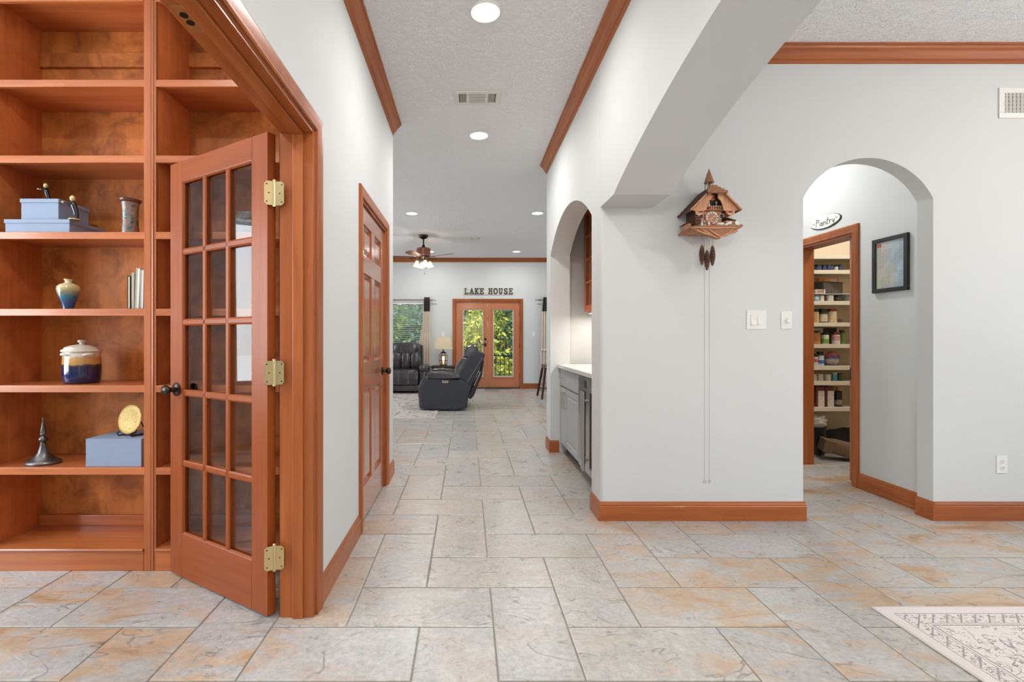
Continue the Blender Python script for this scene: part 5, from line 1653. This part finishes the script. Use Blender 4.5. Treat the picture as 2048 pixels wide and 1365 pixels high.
blob('plastic_bag', 'white plastic bag hanging over a bin in the pantry', 'bag', (3.53, 4.83, .277), .10, .085, .07, M['whitebag'], 3, rough=.2)
t = thing('waste_bin', 'dark bin at the left of the pantry floor', 'bin', (3.55, 4.85, .001))
MB().lathe([(0, 0), (.075, 0), (.088, .27), (.092, .275), (.085, .275)], 24).build('bin_body', M['black'], t, smooth=40)
blob('black_bag', 'black bag slumped at the back of the pantry floor', 'bag', (3.86, 4.92, .001), .19, .085, .13, plain('black_fabric_bag', (36, 34, 34), .7, var=.2), 5)
# ================================================================== RUGS
k = NT('cream_line_rug')
co = k.coord()
sep = k.n('SeparateXYZ')
k.l(co, sep.inputs[0])
ux, uy = sep.outputs[0], k.math('MULTIPLY', sep.outputs[1], -1.0)
dmin = k.math('MINIMUM', ux, uy)
def band(at, wd):
    return k.math('LESS_THAN', k.math('ABSOLUTE', k.math('SUBTRACT', dmin, at)), wd)
wob = k.noise(co, 9, 3)
lines = band(.050, .0022)
for at, wd in ((.118, .0022), (.132, .0035), (.34, .003), (.352, .003), (.42, .002)):
    lines = k.math('MAXIMUM', lines, band(at, wd))
def squig(scale, wd, lo, hi, dist=1.2):
    nz = k.noise(co, scale, 2, .5, dist)
    return k.math('MULTIPLY', k.math('LESS_THAN', k.math('ABSOLUTE', k.math('SUBTRACT', nz, .5)), wd), k.step(k.noise(co, scale * 1.3, 2), lo, hi))
orn_field = k.math('MULTIPLY', k.math('MAXIMUM', k.math('MAXIMUM', squig(6, .007, .30, .40, .8), squig(12, .010, .42, .50, .8)), squig(30, .03, .54, .58, .5)), k.math('GREATER_THAN', dmin, .14))
orn_border = k.math('MULTIPLY', squig(42, .04, .4, .5, .3), k.math('MULTIPLY', k.math('GREATER_THAN', dmin, .058), k.math('LESS_THAN', dmin, .112)))
# lozenges in the outer stripe
lz = k.math('LESS_THAN', k.math('ABSOLUTE', k.math('SUBTRACT', k.math('FRACT', k.math('MULTIPLY', k.math('ADD', ux, uy), 17.0)), .5)), .07)
orn_l = k.math('MULTIPLY', lz, k.math('LESS_THAN', k.math('ABSOLUTE', k.math('SUBTRACT', dmin, .085)), .03))
ink = k.math('MAXIMUM', k.math('MAXIMUM', lines, orn_l), k.math('MAXIMUM', orn_field, orn_border))
weave = k.noise(co, 260, 2)
k.set(k.mix(k.math('MULTIPLY', ink, k.step(weave, .2, .6)), k.ramp(weave, [(.3, lin((212, 203, 198))), (.7, lin((226, 218, 213)))]), lin((138, 130, 128))), .9, spec=.2)
k.bump(weave, .3, .002)
M['rug1'] = k.m
t = thing('area_rug', 'cream rug with fine dark line ornament in the dining room', 'rug', (1.768, 2.075, .0005))
B(0, 2.3, -3.2, 0, 0, .007).build('rug_pile', M['rug1'], t, bevel=.002)
mb = MB()
for p0, p1 in (((0, -3.2, .004), (0, 0, .004)), ((0, 0, .004), (2.3, 0, .004))):
    mb.tube([p0, p1], .0045, 6)
mb.build('bound_edge', plain('rug_binding', (206, 196, 190), .9), t)

k = NT('faded_grey_rug')
co = k.coord()
n1 = k.noise(co, 5, 5, .65, 1.2)
n2 = k.noise(co, 14, 4, .6, .8)
base_c = k.ramp(n1, [(.35, lin((206, 198, 190))), (.6, lin((188, 180, 174)))])
base_c = k.mix(k.math('MULTIPLY', k.step(n2, .52, .60), .75), base_c, lin((116, 108, 104)))
base_c = k.mix(k.math('MULTIPLY', k.step(k.noise(co, 3, 3), .62, .7), .35), base_c, lin((186, 130, 122)))
k.set(base_c, .95, spec=.15)
M['rug2'] = k.m
t = thing('living_rug', 'faded grey patterned rug under the leather seats', 'rug', (-.47, 6.96, .0005))
B(-3.1, 0, 0, 3.05, 0, .008).build('rug_pile', M['rug2'], t, bevel=.002)
B(-3.1, .004, -.004, .02, 0, .0088).build('bound_edge', plain('rug_hem', (214, 204, 192), .9), t)
tag(B(-2.2, -.99, 5.1, 6.34, .0, .032).build('hearth_slab', plain('white_stone', (232, 230, 226), .3, var=.02), None, bevel=.004), 'low white slab on the living room floor beyond the six-panel door', 'slab')

# ================================================================== LEATHER SEATS
k = NT('dark_brown_leather')
co = k.coord()
n1 = k.noise(co, 5, 4)
n2 = k.noise(co, 120, 3)
k.set(k.ramp(n1, [(.3, lin((40, 36, 40))), (.7, lin((64, 58, 62)))]), .22, spec=.85)
k.bump(n1, .35, .03, None)
M['leather'] = k.m
M['leather2'] = plain('dark_side_leather', (46, 48, 58), .5, var=.08, bump=.08)
M['stitch'] = plain('grey_stitching', (150, 142, 136), .7)
M['smoothgold'] = plain('champagne_panel', (196, 184, 160), .35, .4)
# recliner, turned to the left of the picture; local x runs from its front (-) to its back (+)
rc = thing('recliner', 'dark leather power recliner seen from its side', 'armchair', (-.35, 7.68, 0))
def sidepanel(y0, y1, name='side_panel'):
    pr = [(-.375, .035), (-.340, .012), (.20, .012), (.345, .055), (.396, .395), (.35, .43), (.245, .500), (-.27, .522), (-.345, .48), (-.388, .40)]
    return MB().prism(pr, 'y', y0, y1).build(name, M['leather2'], rc, bevel=.022, seg=3)
sidepanel(0, .11)
sidepanel(.86, .97)
for y0 in (-.02, .84):
    pr = [(-.295, .525), (-.300, .590), (-.27, .622), (-.1, .628), (.10, .612), (.215, .598), (.245, .565), (.235, .520), (.0, .508), (-.2, .512)]
    MB().prism(pr, 'y', y0, y0 + .165).build('arm_pad', M['leather'], rc, bevel=.03, seg=4)
B(-.055, .045, -.006, 0.001, .448, .485).build('control_panel', M['smoothgold'], rc, bevel=.003)
for i in range(4):
    B(-.04 + i * .02, -.028 + i * .02, -.0075, -.006, .458, .474).build('button', M['black'], rc)
MB().prism([(-.36, .10), (-.44, .13), (-.456, .25), (-.452, .36), (-.41, .47), (-.33, .525), (-.24, .53), (-.24, .38), (-.33, .30)], 'y', .112, .858).build('footrest', M['leather'], rc, bevel=.02, seg=3)
MB().prism([(-.395, .03), (-.43, .05), (-.435, .16), (-.40, .20), (-.34, .2), (-.34, .03)], 'y', .015, .955).build('front_skirt', M['leather'], rc, bevel=.02, seg=3)
MB().cush(-.36, .22, .112, .858, .30, .55, .35).build('seat_cushion', M['leather'], rc, smooth=40)
# reclined back: shell, lumbar cushion, headrest
MB().prism([(.22, .44), (.16, .50), (.38, .885), (.46, .965), (.53, .962), (.645, .915), (.63, .86), (.44, .42), (.40, .36)], 'y', .06, .91).build('back_shell', M['leather2'], rc, bevel=.03, seg=3)
MB().prism([(.17, .50), (.13, .58), (.16, .70), (.26, .85), (.33, .87), (.40, .82), (.26, .50)], 'y', .10, .87).build('back_cushion', M['leather'], rc, bevel=.035, seg=4)
MB().prism([(.28, .84), (.295, .95), (.34, 1.04), (.42, 1.078), (.50, 1.055), (.545, .985), (.50, .90), (.40, .83)], 'y', .10, .87).build('headrest', M['leather'], rc, bevel=.04, seg=4)
for y in (.06, .91):
    MB().tube([(.32, .0 + y, .40), (.60, y, .86)], .0035, 6).build('piping', M['stitch'], rc)
MB().prism([(.40, .14), (.46, .20), (.60, .55), (.63, .80), (.61, .80), (.56, .58), (.42, .32), (.36, .18)], 'y', .30, .67).build('back_cover', M['black'], rc, bevel=.004)
MB().bar((.46, .05, .40), (.565, .05, .62), .008, .022, up=(0, 1, 0)).build('metal_link', M['steel'], rc)
for x in (-.25, .22):
    for y in (.06, .90):
        B(x - .03, x + .03, y - .02, y + .02, .0, .04).build('foot', M['black'], rc)
rc.location.z = .0088

# loveseat facing the camera
ls = thing('loveseat', 'dark leather reclining loveseat under the window blinds', 'sofa', (-1.68, 10.18, .0088))
sw = .62
for sg in (-1, 1):
    MB().cush(sg * .735 - .11, sg * .735 + .11, .04, .80, .03, .50, .25).build('arm', M['leather'], ls, smooth=40)
    MB().cush(sg * .735 - .12, sg * .735 + .12, -.01, .62, .44, .60, .5).build('arm_pad', M['leather'], ls, smooth=40)
    x0, x1 = (-.63, -.005) if sg < 0 else (.005, .63)
    MB().cush(x0, x1, -.02, .55, .30, .50, .4).build('seat_cushion', M['leather'], ls, smooth=40)
    MB().prism([(-.03, .165), (-.05, .30), (-.03, .44), (.03, .485), (.15, .40), (.15, .165)], 'x', x0, x1).build('seat_front', M['leather'], ls, bevel=.025, seg=4)
    for i in range(3):
        a = x0 + (x1 - x0) * i / 3
        b = x0 + (x1 - x0) * (i + 1) / 3
        MB().cush(a - .01, b + .01, .34, .58, .46, .88, .55).build('back_pillow', M['leather'], ls, smooth=40)
    MB().cush(x0, x1, .36, .66, .80, 1.075, .42).build('headrest', M['leather'], ls, smooth=40)
    for i in (1, 2):
        a = x0 + (x1 - x0) * i / 3
        MB().tube([(a, -.034, .20), (a, -.051, .30), (a, -.032, .44), (a, .0, .478)], .003, 6).build('stitch_line', M['stitch'], ls)
        MB().tube([(a, .37, .84), (a, .352, .94), (a, .40, 1.05)], .003, 6).build('stitch_line', M['stitch'], ls)
B(-.84, .84, .0, .82, .03, .165).build('base_front', M['leather'], ls, bevel=.02)
MB().prism([(.55, .1), (.74, .1), (.80, 1.0), (.62, 1.03)], 'x', -.66, .66).build('back_shell', M['leather2'], ls, bevel=.03, seg=3)
for x in (-.75, .75):
    for y in (.08, .74):
        B(x - .03, x + .03, y - .03, y + .03, 0, .032).build('foot', M['black'], ls)

# ================================================================== SIDE TABLE, LAMP
t = thing('side_table', 'dark wooden side table under the lantern lamp', 'table', (-.53, 10.72, 0))
B(-.275, .26, -.24, .24, .525, .56).build('table_top', M['darkwood'], t, bevel=.004)
B(-.25, .23, -.21, .21, .44, .525).build('apron', M['darkwood'], t)
for x in (-.24, .22):
    for y in (-.20, .20):
        B(x - .022, x + .022, y - .022, y + .022, 0, .525).build('leg', M['darkwood'], t, bevel=.003)
M['copper'] = plain('bronze_cage', (116, 78, 52), .35, .8, var=.15)
lp = thing('table_lamp', 'lantern table lamp with a cream drum shade beside the terrace doors', 'lamp', (-.535, 10.66, .561))
MB().lathe([(0, 0), (.085, 0), (.09, .012), (.075, .03), (.07, .04), (0, .04)], 6).build('lamp_base', M['copper'], lp)
for i in range(6):
    a = R(60 * i)
    MB().tube([(.07 * math.cos(a), .07 * math.sin(a), .04), (.092 * math.cos(a), .092 * math.sin(a), .12), (.092 * math.cos(a), .092 * math.sin(a), .235), (.06 * math.cos(a), .06 * math.sin(a), .285)], .006, 6).build('cage_bar', M['copper'], lp, smooth=50)
for z, r_ in ((.12, .093), (.235, .093)):
    MB().tube([(r_ * math.cos(R(60 * i)), r_ * math.sin(R(60 * i)), z) for i in range(6)], .006, 6, True).build('cage_ring', M['copper'], lp)
MB().lathe([(.066, .282), (.07, .29), (.045, .31), (.015, .32), (.012, .37), (0, .375)], 16).build('lamp_cap', M['copper'], lp, smooth=40)
MB().lathe([(.0, .08), (.020, .10), (.028, .14), (.024, .18), (.012, .21), (.010, .04)], 14).build('bulb', emit('edison_bulb', (255, 206, 140), 4), lp, smooth=50)
k = NT('linen_shade')
k.set(lin((238, 230, 212)), .9)
k.p.inputs['Transmission Weight'].default_value = 0
k.p.inputs['Subsurface Weight'].default_value = 0
tr = k.n('BsdfTranslucent')
tr.inputs[0].default_value = lin((244, 234, 212))
mx = k.n('MixShader')
mx.inputs[0].default_value = .5
k.l(k.p.outputs[0], mx.inputs[1])
k.l(tr.outputs[0], mx.inputs[2])
k.l(mx.outputs[0], k.t.nodes['Material Output'].inputs[0])
M['shade'] = k.m
MB().lathe([(.212, .375), (.168, .645), (.165, .645), (.209, .375)], 32).build('lamp_shade', M['shade'], lp, smooth=50)
light('table_lamp_light', 'POINT', (-.535, 10.66, .561 + .50), 2.5, (1, .92, .8), .04)
light('lantern_light', 'POINT', (-.535, 10.62, .561 + .23), .8, (1, .8, .55), .02)

# ================================================================== CEILING FAN
fn = thing('ceiling_fan', 'five-blade ceiling fan with bronze stem and tulip lights', 'ceiling fan', (-.795, 8.65, CEIL))
MB().lathe([(0, 0), (.085, 0), (.085, -.018), (.07, -.05), (.025, -.072), (.018, -.075)], 28).build('canopy', M['bronze'], fn, smooth=40)
MB().lathe([(.013, -.07), (.013, -.20)], 14).build('stem', M['bronze'], fn, smooth=40)
MB().lathe([(.013, -.17), (.022, -.175), (.028, -.20), (.05, -.225), (.05, -.235)], 24).build('stem_cover', M['bronze'], fn, smooth=40)
M['motor'] = plain('leather_motor_band', (120, 70, 48), .4, .2, var=.3, scale=40)
mt = MB().lathe([(.045, -.232), (.118, -.238), (.126, -.246), (.126, -.372), (.11, -.384), (0, -.388)], 32).build('motor_housing', M['motor'], fn, smooth=40)
for i in range(14):
    a = R(360 / 14 * i)
    for z in (-.255, -.362):
        MB().ell((.127 * math.cos(a), .127 * math.sin(a), z), (.006, .006, .006), 8, 6).build('stud', M['brass'], mt)
MB().lathe([(.10, -.382), (.11, -.40), (.07, -.43), (.05, -.45), (.05, -.47), (0, -.475)], 24).build('light_hub', M['bronze'], fn, smooth=40)
for i in range(5):
    a = R(36 + 72 * i)
    Mx = Matrix.Rotation(a, 4, 'Z') @ Matrix.Translation((0, 0, -.405)) @ Matrix.Rotation(R(11), 4, 'X')
    pr = [(.17, -.045), (.30, -.062), (.48, -.078), (.60, -.078), (.655, -.05), (.668, 0), (.655, .05), (.60, .078), (.48, .078), (.30, .062), (.17, .045)]
    mb = MB().prism(pr, 'z', -.004, .004)
    mb.xf(Mx)
    bl = mb.build('blade', M['blade'], fn, bevel=.001)
    mb = MB().tube([(.09, 0, .02), (.13, .0, .0), (.17, .03, -.008), (.26, .03, -.007)], .006, 6).tube([(.13, .0, .0), (.17, -.03, -.008), (.26, -.03, -.007)], .006, 6)
    mb.xf(Mx)
    mb.build('blade_iron', M['bronze'], fn, smooth=50)
M['tulip'] = emit('lit_tulip_glass', (255, 226, 178), 2.2, (255, 240, 214))
for i in range(4):
    a = R(20 + 90 * i)
    ca, sa = math.cos(a), math.sin(a)
    MB().tube([(.04 * ca, .04 * sa, -.455), (.085 * ca, .085 * sa, -.445), (.105 * ca, .105 * sa, -.470)], .007, 8).build('light_arm', M['bronze'], fn, smooth=50)
    n_ = 24
    pr = [(.018, 0), (.030, -.012), (.038, -.04), (.040, -.07), (.050, -.098), (.056, -.106), (.052, -.104), (.036, -.07), (.034, -.04), (.026, -.014), (.0, -.004)]
    mb = MB().lathe(pr, n_)
    mb.xf(Matrix.Translation((.112 * ca, .112 * sa, -.472)) @ Matrix.Rotation(a, 4, 'Z') @ Matrix.Rotation(R(-14), 4, 'Y'))
    mb.build('tulip_shade', M['tulip'], fn, smooth=50)
for x, L in ((-.03, .15), (.02, .23)):
    ch_ = MB().tube([(x, -.02, -.47), (x, -.02, -.47 - L)], .0025, 5).build('pull_chain', M['chain'], fn)
    MB().ell((x, -.02, -.475 - L), (.008, .008, .012), 10, 8).build('chain_pull', M['bronze'], ch_, smooth=50)
light('fan_light', 'POINT', (-.795, 8.65, CEIL - .64), 14, (1, .86, .68), .06)

# ================================================================== WINDOW DRESSING
bl = thing('window_blinds', 'white horizontal blinds in the far living room window', 'blinds', (-1.925, YFAR + .045, 0))
M['slat'] = plain('white_blind_slat', (238, 238, 234), .45, var=.01)
B(-.90, .90, -.03, .03, 1.975, 2.025).build('head_rail', M['slat'], bl, bevel=.003)
for i in range(26):
    z = 1.95 - i * .046
    MB().bar((-.90, 0, z), (.90, 0, z), .046, .0028, up=(0, .32, 1)).build('slat', M['slat'], bl)
for x in (-.6, 0, .6):
    MB().tube([(x, -.024, .77), (x, -.024, 1.98)], .0012, 4).build('ladder_cord', M['slat'], bl)
B(-.90, .90, -.022, .022, .745, .765).build('bottom_rail', M['slat'], bl, bevel=.003)
M['curt'] = plain('beige_curtain', (226, 212, 196), .9, var=.05)
M['curtdark'] = plain('charcoal_curtain_band', (70, 64, 64), .9, var=.1)
def curtain(label, rows, cat='curtain'):
    """rows: (z, x0, x1) bottom to top; pleated sheet with thickness"""
    t = thing('window_curtain', label, cat, (0, YFAR - .075, 0), group='beige curtains with charcoal tops')
    def sheet(rows, mat, name):
        mb = MB()
        n_ = 33
        for side in (0, 1):
            for z, x0, x1 in rows:
                for i in range(n_):
                    u = i / (n_ - 1)
                    mb.v.append((x0 + (x1 - x0) * u, -.022 * math.sin(u * math.pi * 9) * (1 if side == 0 else 1) + side * .004, z))
        m_ = len(rows)
        def id_(s_, r_, i):
            return s_ * m_ * n_ + r_ * n_ + i
        for r_ in range(m_ - 1):
            for i in range(n_ - 1):
                mb.f.append((id_(0, r_, i), id_(0, r_, i + 1), id_(0, r_ + 1, i + 1), id_(0, r_ + 1, i)))
                mb.f.append((id_(1, r_, i), id_(1, r_ + 1, i), id_(1, r_ + 1, i + 1), id_(1, r_, i + 1)))
        for r_ in range(m_ - 1):
            for i in (0, n_ - 1):
                mb.f.append((id_(0, r_, i), id_(0, r_ + 1, i), id_(1, r_ + 1, i), id_(1, r_, i)))
        for i in range(n_ - 1):
            for r_ in (0, m_ - 1):
                mb.f.append((id_(0, r_, i), id_(1, r_, i), id_(1, r_, i + 1), id_(0, r_, i + 1)))
        return mb.build(name, mat, t, smooth=60)
    sheet([r_ for r_ in rows if r_[0] <= 1.80], M['curt'], 'curtain_cloth')
    sheet([r_ for r_ in rows if r_[0] >= 1.80], M['curtdark'], 'charcoal_band')
    return t
curtain('beige curtain with charcoal top left of the terrace doors', [(.03, -1.12, -.86), (.55, -1.14, -.86), (1.0, -1.135, -.86), (1.4, -1.06, -.862), (1.80, -1.01, -.866), (2.13, -1.005, -.868)])
tb = curtain('beige curtain with charcoal top beside the bar stool', [(.03, 1.70, 2.02), (.85, 1.70, 2.0), (.92, 1.72, 1.97), (1.0, 1.72, 1.98), (1.80, 1.735, 1.97), (2.13, 1.765, 1.97)])
B(1.715, 1.975, -.028, .03, .895, .925).build('tie_back', M['whitep'], tb, bevel=.003)
for lab, x0, x1, fx in (('slim curtain rod above the window blinds', -2.95, -.78, -.78), ('slim curtain rod right of the terrace doors', 1.64, 3.7, 1.64)):
    t = thing('curtain_rod', lab, 'curtain rod', (0, YFAR - .075, 2.065), group='curtain rods')
    MB().tube([(x0, 0, 0), (x1, 0, 0)], .010, 10).build('rod', M['copper'], t, smooth=50)
    sg = 1 if fx == x1 else -1
    MB().ell((fx + sg * .03, 0, 0), (.035, .016, .016), 12, 8).build('finial', M['steel'], t, smooth=50)
    for bx in ((x0 + .12, x1 - .06) if sg > 0 else (x0 + .06, x1 - .12)):
        MB().tube([(bx, 0, 0), (bx, .073, -.01)], .006, 8).build('bracket', M['copper'], t)

# ================================================================== BAR STOOL
st = thing('bar_stool', 'dark wooden bar stool with splayed legs beside the kitchen', 'stool', (1.70, 9.45, 0))
MB().cush(-.22, .22, -.22, .22, .615, .665, .4).build('seat', plain('grey_stool_seat', (96, 92, 92), .4, var=.1), st, smooth=40)
B(-.19, .19, -.19, .19, .575, .62).build('seat_rail', M['steel'], st, bevel=.004)
for sx in (-1, 1):
    for sy in (-1, 1):
        MB().bar((sx * .175, sy * .175, .60), (sx * .265, sy * .30, 0.003), .045, .045, up=(0, 1, 0), taper=.8).build('leg', M['darkwood'], st, bevel=.004)
for z, e in ((.19, .228), (.26, .218)):
    for sg in (-1, 1):
        MB().bar((-e, sg * (e + .02), z), (e, sg * (e + .02), z), .03, .018).build('stretcher', M['steel'], st)
        MB().bar((sg * e, -e - .02, z), (sg * e, e + .02, z), .018, .03).build('stretcher', M['steel'], st)

# ================================================================== OUTSIDE
M['deck'] = wood('deck_boards', (150, 128, 108), (112, 94, 78), 'X', rough=.7, coat=0)
dk = thing('terrace', 'wooden terrace boards outside the far doors', 'terrace', (0, 0, 0), kind='structure')
for i in range(13):
    B(-4.2, 4.2, 11.30 + i * .142, 11.30 + i * .142 + .136, -.18, -.15).build('deck_board', M['deck'], dk)
rl = thing('terrace_railing', 'black metal railing seen through the terrace doors', 'railing', (0, 13.0, -.15))
M['rail'] = plain('black_metal', (34, 36, 38), .5, .3)
B(-4.2, 4.2, -.025, .025, .83, .86).build('top_rail', M['rail'], rl)
B(-4.2, 4.2, -.02, .02, .08, .105).build('bottom_rail', M['rail'], rl)
for i in range(70):
    x = -4.14 + i * .12
    B(x - .009, x + .009, -.009, .009, .105, .83).build('baluster', M['rail'], rl)
for x in (-4.1, -2.05, 0, 2.05, 4.1):
    B(x - .03, x + .03, -.03, .03, 0, .86).build('post', M['rail'], rl)
tag(B(-40, 40, 13.2, 90, -3.2, -3.0).build('ground', plain('lawn', (96, 112, 62), .9, var=.25, scale=1.5), None), 'green lawn beyond the terrace', 'ground', kind='structure')
tag(MB().box(-40, 40, -40, -3.65, -.35, -.2).box(6.35, 40, -3.65, 11.2, -.35, -.2).box(-40, -4.75, -3.65, 11.2, -.35, -.2).build('bounce_ground', plain('bounce_concrete', (230, 227, 220), .9, var=.04, scale=2), None), 'added pale ground outside the windows, throwing light up to the ceilings', 'bounce_ground', kind='structure')  # unseen ground added to bounce sunlight up onto the ceilings
def leafmat(name, cols):
    k = NT(name)
    g = k.n('NewGeometry')
    k.set(k.ramp(g.outputs['Random Per Island'], [(i / (len(cols) - 1), lin(c)) for i, c in enumerate(cols)]), .55)
    tr = k.n('BsdfTranslucent')
    tr.inputs[0].default_value = lin(cols[-1])
    mx = k.n('MixShader')
    mx.inputs[0].default_value = .3
    k.l(k.p.outputs[0], mx.inputs[1])
    k.l(tr.outputs[0], mx.inputs[2])
    k.l(mx.outputs[0], k.t.nodes['Material Output'].inputs[0])
    return k.m
LEAF = [leafmat('leaf_mid', [(52, 84, 34), (96, 130, 54), (150, 172, 84)]), leafmat('leaf_yellow', [(92, 118, 40), (150, 164, 60), (214, 206, 96)]), leafmat('leaf_cool', [(40, 74, 52), (84, 124, 96), (140, 172, 140)])]
bark = plain('bark', (92, 76, 62), .9, var=.3, bump=.5)
def tree(label, x, y, h, r, kind, n, seed, z0=-3.0, leaf=.11, name='tree', cat='tree'):
    rn = random.Random(seed)
    t = thing(name, label, cat, (x, y, z0), group='trees outside the far wall')
    mb = MB().tube([(0, 0, 0), (.05, .02, h * .3), (-.04, 0, h * .55), (0, 0, h * .85)], [.16, .13, .09, .04], 10)
    for i in range(7):
        a = rn.uniform(0, 6.28)
        z = h * rn.uniform(.3, .7)
        mb.tube([(0, 0, z), (r * .35 * math.cos(a), r * .35 * math.sin(a), z + .4), (r * .75 * math.cos(a), r * .75 * math.sin(a), z + .9)], [.06, .04, .015], 6)
    mb.build('trunk', bark, t, smooth=50)
    mb = MB()
    cl = []
    for i in range(34):
        a, u = rn.uniform(0, 6.28), rn.uniform(-1, 1)
        q = rn.uniform(.45, 1) ** .5
        cl.append((r * q * math.cos(a) * math.sqrt(1 - u * u), r * q * math.sin(a) * math.sqrt(1 - u * u), h * .56 + h * .44 * q * u))
    for i in range(n):
        c_ = cl[i % len(cl)]
        p = Vector(c_) + Vector((rn.gauss(0, 1), rn.gauss(0, 1), rn.gauss(0, .9))) * r * .2
        d1 = Vector((rn.gauss(0, 1), rn.gauss(0, 1), rn.gauss(0, 1))).normalized()
        d2 = d1.orthogonal().normalized()
        s_ = leaf * rn.uniform(.6, 1.3)
        mb.v += [tuple(p - d1 * s_), tuple(p + d2 * s_ * .45), tuple(p + d1 * s_), tuple(p - d2 * s_ * .45)]
        b_ = len(mb.v) - 4
        mb.f.append((b_, b_ + 1, b_ + 2, b_ + 3))
    o = mb.build('foliage', LEAF[kind], t)
    o['kind'] = 'stuff'
    return t
tree('bushy green tree behind the window blinds', -3.6, 16.0, 5.6, 1.9, 0, 9000, 1)
tree('tall green tree behind the left terrace door', -.6, 18.0, 7.6, 2.2, 2, 9000, 2)
tree('yellow-green tree behind the right terrace door', 1.7, 16.2, 6.6, 1.8, 1, 9000, 3)
tree('mid green tree between the terrace doors view', .6, 20.5, 8.4, 2.6, 0, 9000, 4)
tree('dark green tree at the back right of the garden', 3.6, 20.0, 8.0, 2.4, 2, 8000, 5)
tree('low yellow shrub below the terrace railing', 1.2, 14.3, 3.5, 1.0, 1, 6000, 6, name='shrub', cat='shrub', leaf=.08)
tree('low green shrub under the window blinds', -2.2, 14.4, 3.9, 1.1, 0, 6000, 7, name='shrub', cat='shrub', leaf=.08)
tree('hazy blue-green tree far behind the garden', -3.0, 26.0, 9.0, 4.0, 2, 9000, 8, leaf=.2)
tree('hazy green tree far right behind the garden', 4.5, 27.0, 9.5, 4.5, 0, 9000, 9, leaf=.2)
